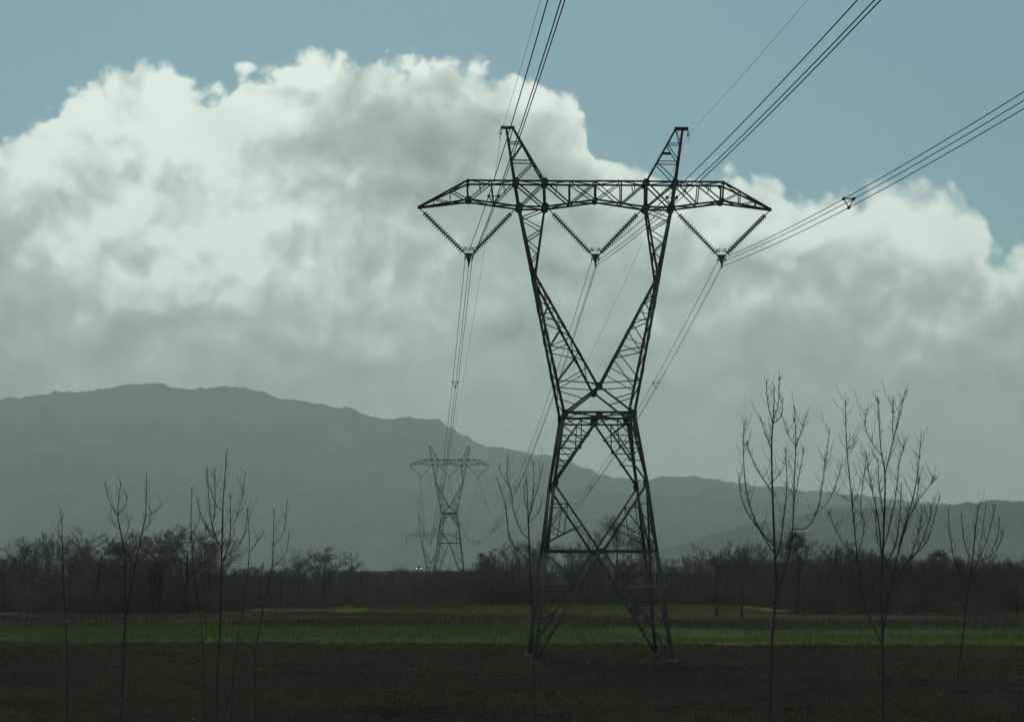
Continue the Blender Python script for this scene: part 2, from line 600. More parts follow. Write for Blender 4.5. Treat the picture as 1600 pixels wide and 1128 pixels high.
# grass of the meadow, weeds of the fields, as real blades
x, y = scatter(70000, -48, 48, lambda q: edge_y(q, E1L, E1R, 1.5, 2) - 1.0, lambda q: edge_y(q, 164, 156, 14, 4))
den = fbm(x * 0.06, y * 0.12, 21, 3)
k = den > rng.uniform(0.2, 0.62, len(x))
x, y = x[k], y[k]
mb = MB()
mb.blades(np.c_[x, y, np.full(len(x), 0.01)], rng.uniform(0.12, 0.42, len(x)), rng.uniform(0.03, 0.07, len(x)))
tag(mb.build('meadow_grass', M['mesh_grass']), 'short green winter grass growing along the meadow behind the ploughed field', 'grass', kind='stuff')
x, y = scatter(26000, -20, 34, lambda q: edge_y(q, 214, 222, 8, 12), lambda q: edge_y(q, 258, 268, 12, 13))
mb = MB()
mb.blades(np.c_[x, y, np.full(len(x), 0.03)], rng.uniform(0.1, 0.3, len(x)), rng.uniform(0.05, 0.1, len(x)))
tag(mb.build('wheat_grass', M['mesh_grass']), 'bright green young wheat in the strip before the wood', 'grass', kind='stuff')
x, y = scatter(60000, -60, 60, lambda q: edge_y(q, 156, 150, 14, 4), lambda q: q * 0 + 211)
den = fbm(x * 0.05, y * 0.09, 33, 3)
k = den > rng.uniform(0.3, 0.65, len(x))
x, y = x[k], y[k]
mb = MB()
hh = rng.uniform(0.12, 0.5, len(x)) * (0.5 + den[k])
mb.blades(np.c_[x, y, np.full(len(x), 0.02)], hh, rng.uniform(0.03, 0.07, len(x)))
tag(mb.build('dry_weeds', M['dry_grass']), 'brown and olive dead weeds over the fallow strip before the wood', 'weeds', kind='stuff')
x, y = scatter(26000, -42, 42, lambda q: q * 0 + 50, lambda q: edge_y(q, E1L, E1R, 1.5, 2) - 0.5)
den = fbm(x * 0.10, y * 0.14, 41, 4)
prob = np.clip((den - 0.40) * 5, 0.05, 1) * np.clip(1.4 - (y - 50) / 62, 0.18, 1)
k = rng.uniform(0, 1, len(x)) < prob
x, y = np.repeat(x[k], 9), np.repeat(y[k], 9)
x, y = x + rng.normal(0, 0.07, len(x)), y + rng.normal(0, 0.07, len(x))
mb = MB()
mb.blades(np.c_[x, y, field_h(x, y) + 0.19], np.repeat(rng.uniform(0.06, 0.24, len(x) // 9), 9) * rng.uniform(0.6, 1.2, len(x)), rng.uniform(0.015, 0.045, len(x)), 0.7)
tag(mb.build('field_weeds', M['weed']), 'sparse low weeds and stubble scattered over the dark ploughed soil', 'weeds', kind='stuff')
x, y = scatter(150, -40, 40, lambda q: q * 0 + 52, lambda q: q * 0 + 110)
x, y = np.r_[x, rng.uniform(1.5, 9.0, 46)], np.r_[y, 92 + rng.normal(0, 0.5, 46)]
mb = MB()
for a, q in zip(x, y):
    s_ = random.uniform(0.02, 0.06)
    z = float(field_h(np.array([a]), np.array([q]))[0]) + 0.2
    o8 = np.array([(1, 0, 0), (0, 1, 0), (-1, 0, 0), (0, -1, 0), (0, 0, 0.7), (0, 0, -0.7)]) * rng.uniform(0.6, 1.2, (6, 1)) * s_
    mb.add(o8 + np.array([a, q, z]), None, [(0, 1, 4), (1, 2, 4), (2, 3, 4), (3, 0, 4), (1, 0, 5), (2, 1, 5), (3, 2, 5), (0, 3, 5)])
tag(mb.build('field_stones', M['stone']), 'small pale stones lying scattered on the ploughed soil', 'stones', kind='stuff')


# ------------------------------------------------------------------ hills: three ridges one behind another
def ridge(name, Y, prof, depth, seed, amp):
    """a range of hills whose crest passes through the profile, with slopes in front and behind"""
    px = np.array([q[0] for q in prof], float)
    pz = np.array([at(q[0], q[1], Y)[2] for q in prof])
    wx = np.array([at(q[0], q[1], Y)[0] for q in prof])
    nx_, ny_ = 420, 70
    X = np.linspace(wx[0], wx[-1], nx_)
    crest = np.interp(X, wx, pz)
    ker = np.hanning(7)
    ker /= ker.sum()
    crest = np.convolve(np.pad(crest, 3, mode='edge'), ker, mode='valid')
    v = np.linspace(-1, 0.6, ny_)
    XX, VV = np.meshgrid(X, v)
    CC = np.broadcast_to(crest, XX.shape)
    YY = Y + VV * depth
    sh = np.where(VV <= 0, np.clip(1 + VV, 0, 1) ** 1.15, np.clip(1 - VV / 0.62, 0, 1))
    gul = (fbm(XX / 420.0, YY / 900.0, seed, 5) - 0.5) * amp
    fade = np.clip(np.abs(VV) * 5, 0.06, 1) * np.clip((1 + VV) * 4, 0, 1)
    small = (fbm(XX / 32.0, YY / 60.0, seed + 5, 3) - 0.5) * 26 * np.clip(CC / 300.0, 0.2, 1)
    Z = CC * sh + gul * fade * np.clip(CC / 250.0, 0.25, 1) + small * sh
    Z[0] = -0.5
    Z[-1] = -0.5
    Z = np.maximum(Z, -0.5)
    V_ = np.stack([XX, YY, Z], -1).reshape(-1, 3)
    i_ = (np.arange(ny_ - 1)[:, None] * nx_ + np.arange(nx_ - 1)[None, :]).ravel()
    mb_ = MB()
    mb_.add(V_, np.stack([i_, i_ + 1, i_ + nx_ + 1, i_ + nx_], -1))
    return tag(mb_.build(name, M['hill'], smooth=True), kind='structure')


FAR = [(-900, 700), (-500, 650), (-250, 632), (0, 622), (50, 619), (90, 610), (150, 608), (200, 599), (230, 596), (262, 600), (305, 607), (350, 603),
       (398, 605), (440, 623), (500, 630), (555, 640), (600, 654), (640, 652), (688, 657), (720, 678), (745, 690),
       (800, 704), (850, 710), (880, 716), (912, 728), (945, 742), (990, 750), (1040, 744), (1090, 742), (1130, 748), (1180, 756), (1240, 764), (1300, 768),
       (1400, 780), (1600, 800), (1900, 790), (2300, 800)]
MID = [(-900, 790), (-300, 770), (0, 765), (120, 762), (260, 772), (400, 770), (520, 764), (620, 762), (720, 768), (800, 762), (860, 756), (920, 765), (1000, 772), (1080, 774),
       (1180, 782), (1300, 790), (1420, 796), (1600, 800), (2200, 800)]
NEAR = [(900, 892), (1000, 868), (1100, 840), (1180, 815), (1300, 796), (1400, 792), (1480, 789), (1530, 783), (1570, 780), (1600, 782), (1700, 770), (1900, 760), (2300, 800)]
ridge('far_hills', 7200, FAR, 1900, 3, 330)
ridge('middle_hills', 6100, MID, 900, 14, 70)
ridge('near_hills', 4300, NEAR, 600, 25, 60)

# ------------------------------------------------------------------ haze
HB = MB()
HB.box((-9300, -2800, -1.5), (9300, 10500, 960))
hz = HB.mesh('haze', bpy.data.materials.new('haze_air'))
hm = hz.materials[0]
hm.use_nodes = True
hm.node_tree.nodes.clear()
hv = hm.node_tree.nodes.new('ShaderNodeVolumePrincipled')
hv.inputs['Color'].default_value = (0.87, 0.955, 0.90, 1)
hv.inputs['Density'].default_value = HAZE_DENSITY
hv.inputs['Anisotropy'].default_value = 0.45
ho_ = hm.node_tree.nodes.new('ShaderNodeOutputMaterial')
hm.node_tree.links.new(hv.outputs[0], ho_.inputs['Volume'])
tag(link_mesh('haze', hz), 'pale grey winter haze veiling the hills and the far wood', 'haze', kind='stuff')


# ================================================================== lattice pylons
def lerp(a, b_, t):
    return np.array(a, float) * (1 - t) + np.array(b_, float) * t


def true(p, ext=0.0):
    """measured level (26.6 px per metre, straight up the picture) to the real one under the tilted camera"""
    z = p[2] - ext
    v = 564.0 - (895.0 - (z - 5.1) * 26.6)
    t = 96.24 / (F * CP - v * SP)
    if z <= 0.3:
        return np.array((p[0], p[1], p[2]), float)
    return np.array((p[0] * 26.6 * t, p[1] * 26.6 * t, 5.1 + (F * SP + v * CP) * t + ext), float)


def pylon_members(ext=0.0, peak=3.22, detail=True, slim=0.0):
    """every steel member of a delta-headed lattice pylon as (kind, start, end, width), feet at z = 0"""
    L = []
    P = []                      # gusset plates: (centre, half width, half height)

    def mem(kind, a, b_, wd):
        L.append((kind, np.array(a, float), np.array(b_, float), wd))

    ZW, ZK, ZD = 14.25 + ext, 10.3 + ext, 6.35 + ext
    slope = (3.85 - 2.63) / 10.3
    hw_ = lambda z: 2.0 + (2.63 - 2.0) * (ZW - z) / (ZW - ZK) if z > ZK else 2.63 + slope * (ZK - z)

    def fp(face, u, z):
        h = hw_(z)
        return {0: (u * h, -h, z), 1: (h, u * h, z), 2: (-u * h, h, z), 3: (-h, -u * h, z)}[face]

    for sx in (-1, 1):
        for sy in (-1, 1):
            c_ = lambda z: (sx * hw_(z), sy * hw_(z), z)
            mem('leg', c_(0.0), c_(ZD), 0.19)
            mem('leg', c_(ZD), c_(ZK), 0.18)
            mem('leg', c_(ZK), c_(ZW), 0.17)
    for f in range(4):
        mem('waist_beam', fp(f, -1, ZW + 0.08), fp(f, 1, ZW + 0.08), 0.13)
        mem('waist_beam', fp(f, -1, ZW - 0.28), fp(f, 1, ZW - 0.28), 0.11)
        for q in range(4):
            mem('lacing', fp(f, -1 + q * 0.5, ZW + (0.08 if q % 2 else -0.28)), fp(f, -0.5 + q * 0.5, ZW + (-0.28 if q % 2 else 0.08)), 0.06)
        P.append((fp(f, 0, ZW - 0.1), 0.2, 0.26, f))
        # upper panel: inverted V
        zt = ZW - 0.28
        dg = lambda z: (zt - z) / (zt - ZK)
        for s in (-1, 1):
            mem('diagonal', fp(f, s * 0.03, zt), fp(f, s, ZK), 0.11)
            for z in (ZW - 1.25, ZW - 2.0, ZW - 2.7):
                mem('horizontal', fp(f, s, z), fp(f, s * dg(z), z), 0.06)
            mem('redundant', fp(f, s * 0.93, zt), fp(f, s * dg(ZW - 1.25), ZW - 1.25), 0.06)
            mem('redundant', fp(f, s * 0.5, zt), fp(f, s * 0.96, ZW - 2.0), 0.06)
            mem('redundant', fp(f, s * 0.5, zt), fp(f, s * dg(ZW - 2.0), ZW - 2.0), 0.06)
            mem('redundant', fp(f, s * 0.97, ZW - 1.25), fp(f, s * dg(ZW - 2.0), ZW - 2.0), 0.05)
            mem('redundant', fp(f, s * 0.98, ZW - 2.0), fp(f, s * dg(ZW - 2.7), ZW - 2.7), 0.05)
            # middle panel: V down to the middle of the diaphragm
            dm = lambda z: (z - ZD) / (ZK - ZD)
            mem('diagonal', fp(f, s, ZK - 0.1), fp(f, s * 0.03, ZD), 0.11)
            mem('horizontal', fp(f, s, ZK - 1.25), fp(f, s * dm(ZK - 1.25), ZK - 1.25), 0.06)
            mem('redundant', fp(f, s * dm(ZK - 1.25), ZK - 1.25), fp(f, s * 0.98, ZK - 2.5), 0.06)
            mem('redundant', fp(f, s * dm(ZK - 2.45), ZK - 2.45), fp(f, s * 0.98, ZK - 3.4), 0.06)
            mem('redundant', fp(f, s * dm(ZK - 1.25), ZK - 1.25), fp(f, s * 0.72, ZK - 2.95), 0.05)
            mem('redundant', fp(f, s * 0.98, ZK - 2.5), fp(f, s * 0.72, ZK - 2.95), 0.05)
            # lowest panel: inverted V to the feet
            db = lambda z: (ZD - z) / (ZD - 0.25)
            mem('diagonal', fp(f, s * 0.03, ZD), fp(f, s, 0.25), 0.11)
            n = 2 if ext < 1 else 4
            zs = [ZD - (ZD - 0.25) * (q + 1) / (n + 1) for q in range(n)]
            for q, z in enumerate(zs):
                mem('horizontal_pale', fp(f, s, z), fp(f, s * db(z), z), 0.06)
                zu = zs[q - 1] if q else ZD
                mem('redundant', fp(f, s * db(z), z), fp(f, s * 0.98, (z + zu) / 2 if q else ZD - 0.25), 0.055)
                zl = zs[q + 1] if q + 1 < n else 0.25 + (ZD - 0.25) / (n + 1) * 0.45
                mem('redundant', fp(f, s * db(z), z), fp(f, s * 0.98, zl), 0.055)
            P.append((fp(f, s * 0.97, ZK), 0.13, 0.22, f))
        mem('waist_beam', fp(f, -1, ZD), fp(f, 1, ZD), 0.12)
        P.append((fp(f, 0, ZD), 0.2, 0.16, f))
    h = hw_(ZD)
    mem('lacing', (0, -h, ZD), (h, 0, ZD), 0.07)
    mem('lacing', (h, 0, ZD), (0, h, ZD), 0.07)
    mem('lacing', (0, h, ZD), (-h, 0, ZD), 0.07)
    mem('lacing', (-h, 0, ZD), (0, -h, ZD), 0.07)
    mem('lacing', (-2, -2, ZW + 0.06), (2, 2, ZW + 0.06), 0.07)
    mem('lacing', (-2, 2, ZW + 0.03), (2, -2, ZW + 0.03), 0.07)

    # fork
    ZC, ZN, ZB, ZT = 15.85 + ext, 22.5 + ext, 26.5 + ext, 27.98 + ext
    HC, HN, HBm, HT = 1.85, 0.85, 0.42, 0.5
    for sy in (-1, 1):
        for sx in (-1, 1):
            w0, nk = (sx * 2.0, sy * 2.0, ZW), (sx * 3.66, sy * HN, ZN)
            nk_in = (sx * 3.56, sy * HN, ZN - 0.1)
            cr = (sx * 0.04, sy * HC, ZC)
            mem('fork_chord', w0, nk, 0.15)
            mem('fork_chord', cr, nk_in, 0.13)
            mem('fork_chord', cr, (sx * 1.85, sy * 1.98, ZW + 0.2), 0.12)
            ts = [0.03, 0.17, 0.31, 0.44, 0.56, 0.67, 0.77, 0.85, 0.92]
            for q in range(len(ts) - 1):
                a0 = lerp(w0, nk, ts[q] + 0.08 * (1 - ts[q]))
                a1 = lerp(w0, nk, ts[q + 1] + 0.08 * (1 - ts[q + 1]))
                b0, b1 = lerp(cr, nk_in, ts[q]), lerp(cr, nk_in, ts[q + 1])
                mem('fork_lacing', b0 if q % 2 == 0 else a0, a1 if q % 2 == 0 else b1, 0.06)
                if q in (1, 3, 5):
                    mem('fork_lacing', lerp(w0, nk, ts[q] + 0.04), lerp(cr, nk_in, ts[q]), 0.05)
            st = lerp(cr, (sx * 1.85, sy * 1.98, ZW + 0.2), 0.5)
            mem('fork_lacing', st, lerp(w0, nk, 0.16), 0.06)
            ob, ib = (sx * 4.47, sy * HBm, ZB), (sx * 2.95, sy * HBm, ZB)
            mem('fork_chord', nk, ob, 0.13)
            mem('fork_chord', nk_in, ib, 0.12)
            ts = [0.2, 0.36, 0.52, 0.68, 0.84, 0.98]
            for q in range(len(ts) - 1):
                a = lerp(nk, ob, ts[q]) if q % 2 == 0 else lerp(nk_in, ib, ts[q])
                c2 = lerp(nk_in, ib, ts[q + 1]) if q % 2 == 0 else lerp(nk, ob, ts[q + 1])
                mem('fork_lacing', a, c2, 0.06)
            P.append(((sx * 3.62, sy * HN, ZN), 0.13, 0.3, 0 if sy < 0 else 2))
            P.append(((sx * 1.97, sy * 2.0, ZW + 0.02), 0.2, 0.24, 0 if sy < 0 else 2))
        P.append(((0, sy * HC, ZC), 0.2, 0.24, 0 if sy < 0 else 2))
    mem('fork_chord', (0, -HC, ZC), (0, HC, ZC), 0.1)
    for sx in (-1, 1):        # lacing of the narrow side faces
        for (a0, a1, n) in ((((sx * 2.0, 2.0, ZW)), (sx * 3.66, HN, ZN), 9), ((sx * 0.04, HC, ZC), (sx * 3.56, HN, ZN - 0.1), 9),
                            ((sx * 3.66, HN, ZN), (sx * 4.47, HBm, ZB), 5), ((sx * 3.56, HN, ZN - 0.1), (sx * 2.95, HBm, ZB), 5)):
            for q in range(n):
                p0, p1 = lerp(a0, a1, q / n), lerp(a0, a1, (q + 1) / n)
                s = 1 if q % 2 else -1
                mem('side_lacing', (p0[0], s * p0[1], p0[2]), (p1[0], -s * p1[1], p1[2]), 0.055)
        # struts where the neck sits
        mem('side_lacing', (sx * 3.62, -HN, ZN), (sx * 3.62, HN, ZN), 0.08)

    # crossarm
    bx_ = [(-10.41, ZB - 0.05, 0.04), (-7.44, ZB + 0.4, HBm), (-4.47, ZB, HBm), (-2.95, ZB, HBm), (0, ZB + 0.42, HBm), (2.95, ZB, HBm), (4.47, ZB, HBm), (7.44, ZB + 0.4, HBm), (10.41, ZB - 0.05, 0.04)]
    tx_ = [(-10.41, ZB - 0.02, 0.04), (-7.5, ZT, HT), (-4.7, ZT, HT), (-2.98, ZT, HT), (0, ZT, HT), (2.98, ZT, HT), (4.7, ZT, HT), (7.5, ZT, HT), (10.41, ZB - 0.02, 0.04)]
    B_ = lambda x_: np.interp(x_, [q[0] for q in bx_], [q[1] for q in bx_])
    Bh = lambda x_: np.interp(x_, [q[0] for q in bx_], [q[2] for q in bx_])
    T_ = lambda x_: np.interp(x_, [q[0] for q in tx_], [q[1] for q in tx_])
    Th = lambda x_: np.interp(x_, [q[0] for q in tx_], [q[2] for q in tx_])
    for sy in (-1, 1):
        bt = lambda x_: (x_, sy * Bh(x_), B_(x_))
        tp = lambda x_: (x_, sy * Th(x_), T_(x_))
        for arr in (bx_, tx_):
            for q in range(len(arr) - 1):
                mem('crossarm_chord', (arr[q][0], sy * arr[q][2], arr[q][1]), (arr[q + 1][0], sy * arr[q + 1][2], arr[q + 1][1]), 0.10)
        for s in (-1, 1):
            cb = lambda a, c2, wd=0.07: mem('crossarm_brace', a, c2, wd)
            cb(tp(s * 7.5), bt(s * 7.44), 0.1)
            cb(tp(s * 8.5), bt(s * 8.5), 0.06)
            cb(tp(s * 9.45), bt(s * 9.45), 0.05)
            cb(tp(s * 8.5), bt(s * 7.44), 0.06)
            cb(tp(s * 9.45), bt(s * 8.5), 0.05)
            cb(tp(s * 6.1), bt(s * 7.44), 0.07)
            cb(tp(s * 6.1), bt(s * 5.95), 0.06)
            cb(tp(s * 4.7), bt(s * 5.95), 0.07)
            cb(tp(s * 6.8), lerp(tp(s * 6.1), bt(s * 7.44), 0.45), 0.045)
            cb(tp(s * 5.4), lerp(tp(s * 4.7), bt(s * 5.95), 0.45), 0.045)
            cb(tp(s * 4.7), bt(s * 4.47), 0.13)
            cb(tp(s * 2.98), bt(s * 2.95), 0.13)
            cb(tp(s * 4.7), bt(s * 2.95), 0.08)
            cb(tp(s * 2.98), bt(s * 4.47), 0.08)
            cb(tp(s * 2.98), bt(s * 1.5), 0.08)
            cb(tp(s * 1.5), bt(s * 1.5), 0.07)
            cb(bt(s * 1.5), tp(0), 0.07)
            cb(tp(s * 2.2), lerp(tp(s * 2.98), bt(s * 1.5), 0.45), 0.045)
            cb(tp(s * 1.5), bt(0), 0.06)
            for (xx, g) in ((4.55, 0), (2.97, 0)):
                P.append(((s * xx + (0.12 * s if xx > 4 else 0), sy * HT, ZT - 0.02), 0.2, 0.2, 0 if sy < 0 else 2))
                P.append(((s * (4.47 if xx > 4 else 2.95), sy * HBm, ZB), 0.22, 0.22, 0 if sy < 0 else 2))
            P.append(((s * 7.44, sy * HBm, ZB + 0.42), 0.2, 0.14, 0 if sy < 0 else 2))
            P.append(((s * 7.46, sy * HT, ZT - 0.05), 0.12, 0.12, 0 if sy < 0 else 2))
        cb(tp(0), bt(0), 0.08)
        P.append(((0, sy * HBm, ZB + 0.42), 0.15, 0.12, 0 if sy < 0 else 2))
    # plan bracing of the crossarm, top and bottom
    xs_ = [-9.4, -8.5, -7.47, -6.1, -4.6, -2.96, -1.5, 0, 1.5, 2.96, 4.6, 6.1, 7.47, 8.5, 9.4]
    for q in range(len(xs_) - 1):
        s = 1 if q % 2 else -1
        mem('crossarm_lacing', (xs_[q], s * Th(xs_[q]), T_(xs_[q])), (xs_[q + 1], -s * Th(xs_[q + 1]), T_(xs_[q + 1])), 0.05)
        mem('crossarm_lacing', (xs_[q], s * Bh(xs_[q]), B_(xs_[q])), (xs_[q + 1], -s * Bh(xs_[q + 1]), B_(xs_[q + 1])), 0.05)
    # earth wire peaks
    zp = ZT + peak - 0.0
    for s in (-1, 1):
        for sy in (-1, 1):
            o0, o1 = (s * 4.7, sy * HT, ZT), (s * 5.18, sy * 0.14, zp)
            i0, i1 = (s * 2.98, sy * HT, ZT), (s * 4.8, sy * 0.14, zp)
            mem('peak_leg', o0, o1, 0.12)
            mem('peak_leg', i0, i1, 0.11)
            for (t0, t1) in ((0.38, 0.38), (0.72, 0.72)):
                mem('peak_brace', lerp(o0, o1, t0), lerp(i0, i1, t1), 0.06)
            mem('peak_brace', lerp(o0, o1, 0.02), lerp(i0, i1, 0.36), 0.06)
            mem('peak_brace', lerp(o0, o1, 0.40), lerp(i0, i1, 0.70), 0.06)
            mem('peak_brace', lerp(o0, o1, 0.70), lerp(i0, i1, 0.99), 0.05)
        for q in range(5):
            t0, t1, g = q / 5, (q + 1) / 5, 1 if q % 2 else -1
            for (c0, c1) in (((s * 4.7, HT, ZT), (s * 5.18, 0.14, zp)), ((s * 2.98, HT, ZT), (s * 4.8, 0.14, zp))):
                p0, p1 = lerp(c0, c1, t0), lerp(c0, c1, t1)
                mem('peak_brace', (p0[0], g * p0[1], p0[2]), (p1[0], -g * p1[1], p1[2]), 0.045)
        mem('peak_cap', (s * 4.7, -0.12, zp), (s * 5.52, -0.12, zp), 0.13)
        mem('peak_cap', (s * 4.7, 0.12, zp), (s * 5.52, 0.12, zp), 0.13)
    fix = lambda q: true(q, ext) if (abs(ext) < 0.01 or q[2] - ext > 6.2) else np.array(q, float)
    L = [(k_, fix(a_), fix(b2_), w_) for (k_, a_, b2_, w_) in L]
    P = [(fix(c_), a_, b2_, f_) for (c_, a_, b2_, f_) in P]
    return L, P


NAMES = {'leg': 'leg', 'waist_beam': 'waist_beam', 'lacing': 'lacing_bar', 'diagonal': 'diagonal_brace', 'horizontal': 'horizontal_brace',
         'horizontal_pale': 'horizontal_brace', 'redundant': 'secondary_brace', 'fork_chord': 'fork_chord', 'fork_lacing': 'fork_lacing', 'side_lacing': 'side_lacing',
         'crossarm_chord': 'crossarm_chord', 'crossarm_brace': 'crossarm_brace', 'crossarm_lacing': 'crossarm_lacing',
         'peak_leg': 'peak_leg', 'peak_brace': 'peak_brace', 'peak_cap': 'peak_cap'}


def plate(mb_, c0, hw, hh, face):
    x_, y_, z_ = c0
    k_ = 0.45
    sec = [(-hw, -hh * k_), (-hw * k_, -hh), (hw * k_, -hh), (hw, -hh * k_), (hw, hh * k_), (hw * k_, hh), (-hw * k_, hh), (-hw, hh * k_)]
    V_ = []
    for d in (-0.02, 0.02):
        for (a, q) in sec:
            V_.append((x_ + a, y_ + d, z_ + q) if face in (0, 2) else (x_ + d, y_ + a, z_ + q))
    n = 8
    Qs = [(i, (i + 1) % n, (i + 1) % n + n, i + n) for i in range(n)]
    Qs += [(0, 1, 6, 7), (1, 2, 5, 6), (2, 3, 4, 5), (8, 9, 14, 15), (9, 10, 13, 14), (10, 11, 12, 13)]
    mb_.add(V_, Qs)


# --- the large pylon in the field
TY, TX, YAW = 96.24, at(932, 652, 96.24)[0], 0.033
main = tag(empty('lattice_pylon', (TX, TY, 0.0), YAW), 'large dark steel lattice pylon with V shaped fork standing in the ploughed field', 'pylon', 'steel lattice pylons of the power line')
L, P = pylon_members()
for i, (kind, a, b_, wd) in enumerate(L):
    mb = MB()
    mb.angle(a, b_, wd, ref=(0, 1, 0) if kind in ('leg', 'fork_chord') else (0, 0, 1), flip=1 if (a[0] + b_[0]) < 0 else -1)
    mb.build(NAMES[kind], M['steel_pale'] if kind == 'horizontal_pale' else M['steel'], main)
for (c0, hw, hh, f) in P:
    mb = MB()
    out = {0: (0, -0.03, 0), 1: (0.03, 0, 0), 2: (0, 0.03, 0), 3: (-0.03, 0, 0)}[f]
    plate(mb, np.array(c0) + np.array(out), hw, hh, f)
    mb.build('gusset_plate', M['steel'], main)
# splice plates along the main legs and fork chords
for (kind, a, b_, wd) in L:
    if kind == 'fork_chord' and np.linalg.norm(b_ - a) > 5:
        for t in (0.3, 0.55, 0.78):
            c0 = lerp(a, b_, t)
            d = (b_ - a) / np.linalg.norm(b_ - a)
            mb = MB()
            mb.angle(c0 - d * 0.22, c0 + d * 0.22, wd * 1.22, ref=(0, 1, 0), flip=1 if a[0] + b_[0] < 0 else -1)
            mb.build('splice_plate', M['steel'], main)
for sx in (-1, 1):
    for sy in (-1, 1):
        mb = MB()
        hw = 3.85
        V_ = []
        for (z, r_) in ((-0.3, 0.27), (0.24, 0.25), (0.32, 0.2)):
            V_ += [(sx * hw + q * r_, sy * hw + g * r_, z) for q, g in ((-1, -1), (1, -1), (1, 1), (-1, 1))]
        mb.add(V_, [(i, (i + 1) % 4, (i + 1) % 4 + 4, i + 4) for i in range(4)] + [(4 + i, 4 + (i + 1) % 4, 8 + (i + 1) % 4, 8 + i) for i in range(4)] + [(8, 9, 10, 11)])
        mb.build('concrete_foot', M['concrete'], main)
# dark number plate in the right peak and a thin white box on the leg
yl = TY - 0.45
pp = at(1042, 239, yl)
mb = MB()
mb.box((-0.25, -0.015, -0.08), (0.25, 0.015, 0.08))
o = mb.build('small_plate', M['plate_dark'], main)
o.location = (pp[0] - TX, -0.42, pp[2])
o['label'] = 'small dark plate fixed in the right peak'
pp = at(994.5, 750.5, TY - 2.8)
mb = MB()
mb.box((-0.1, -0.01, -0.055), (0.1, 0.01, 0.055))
o = mb.build('small_plate', M['white_spot'], main)
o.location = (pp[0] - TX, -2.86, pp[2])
o['label'] = 'tiny white spot on the right front leg'


# --- V strings of insulator discs, hanging from the crossarm
def disc_mesh():
    mb_ = MB()
    prof = [(0.0, 0.085), (0.06, 0.08), (0.065, 0.05), (0.09, 0.06), (0.165, 0.025), (0.165, -0.01), (0.08, -0.01), (0.04, -0.03), (0.04, -0.08), (0.0, -0.085)]
    k_ = 10
    V_, Qs = [], []
    for (r_, z) in prof:
        for q in range(k_):
            V_.append((r_ * math.cos(q * 2 * math.pi / k_), r_ * math.sin(q * 2 * math.pi / k_), z))
    for i in range(len(prof) - 1):
        for q in range(k_):
            Qs.append((i * k_ + q, i * k_ + (q + 1) % k_, (i + 1) * k_ + (q + 1) % k_, (i + 1) * k_ + q))
    mb_.add(V_, Qs)
    return mb_.mesh('insulator_disc', M['glass_insulator'], smooth=True)


DISC = disc_mesh()
ZY = 23.8


def v_string(host, xc, hang, label, group, individual=True, ext=0.0, s=1.0):
    """two strings of discs from the crossarm down to a yoke plate with its clamps"""
    hx, hy, _ = host.location
    k_ = true((1.0, 0, 26.3))[0]
    hang = (hang[0] * k_, hang[1] * k_)
    xc = true((xc, 0, ZY))[0]
    ca, sa = math.cos(host.rotation_euler.z), math.sin(host.rotation_euler.z)
    ZYT, ZHT = true((0, 0, ZY))[2], true((0, 0, 26.5))[2]
    t = empty('insulator_string', (hx + ca * xc, hy + sa * xc, ZYT + ext), host.rotation_euler.z)
    tag(t, label, 'insulator', group)
    n = 19
    joined = MB()
    for (xa, za, xb) in ((hang[0] - xc, ZHT - ZYT, -0.24), (hang[1] - xc, ZHT - ZYT, 0.24)):
        A, B2 = np.array([xa, 0, za]), np.array([xb, 0, 0.02])
        d = B2 - A
        ln = np.linalg.norm(d)
        d /= ln
        rot = Vector(-d).to_track_quat('Z', 'Y')
        if individual:
            mb_ = MB()
            mb_.tube([A, A + d * 0.5], 0.034, 5)
            mb_.build('end_link', M['steel'], t)
            mb_ = MB()
            mb_.tube([B2 - d * 0.1, B2 + d * 0.05], 0.03, 5)
            mb_.build('end_link', M['steel'], t)
            for q in range(n):
                o_ = link_mesh('insulator_disc', DISC, t)
                o_.location = A + d * (0.5 + (ln - 0.6) * (q + 0.5) / n)
                o_.rotation_mode = 'QUATERNION'
                o_.rotation_quaternion = rot
        else:
            P_ = [A + d * 0.02]
            r_ = [0.02]
            for q in range(n):
                for (f, rr) in ((0.1, 0.03), (0.45, 0.15), (0.55, 0.14), (0.9, 0.03)):
                    P_.append(A + d * (0.4 + (ln - 0.5) * (q + f) / n))
                    r_.append(rr)
            joined.tube(np.array(P_), np.array(r_), 5)
    if not individual:
        joined.build('disc_row', M['glass_insulator'], t)
    mb_ = MB()                       # triangular yoke plate
    for d in (1,):
        V_ = [(-0.36, -0.02, 0.03), (0.36, -0.02, 0.03), (0.19, -0.02, -0.08), (0.035, -0.02, -0.62), (-0.035, -0.02, -0.62), (-0.19, -0.02, -0.08)]
        V_ += [(q[0], 0.02, q[2]) for q in V_]
        mb_.add(V_, [(i, (i + 1) % 6, (i + 1) % 6 + 6, i + 6) for i in range(6)] + [(0, 1, 2, 5), (2, 3, 4, 5), (6, 7, 8, 11), (8, 9, 10, 11)])
    mb_.build('yoke_plate', M['steel'], t)
    if individual:
        for (z, rx) in ((0.22, 0.36), (0.34, 0.30)):
            mb_ = MB()
            th = np.linspace(0, 2 * math.pi, 21)
            mb_.tube(np.stack([rx * np.cos(th), 0.2 * np.sin(th), np.full(21, z)], 1), 0.02, 5, cap=False)
            mb_.build('guard_ring', M['steel'], t)
        for (x_, z) in ((-0.21, -0.3), (0.21, -0.3), (0.0, -0.7)):
            mb_ = MB()
            mb_.box((x_ - 0.045, -0.13, z - 0.05), (x_ + 0.045, 0.13, z + 0.05))
            mb_.tube([(x_, 0, z), (x_, 0, z + 0.24)], 0.028, 5)
            mb_.build('suspension_clamp', M['steel'], t)
    return t


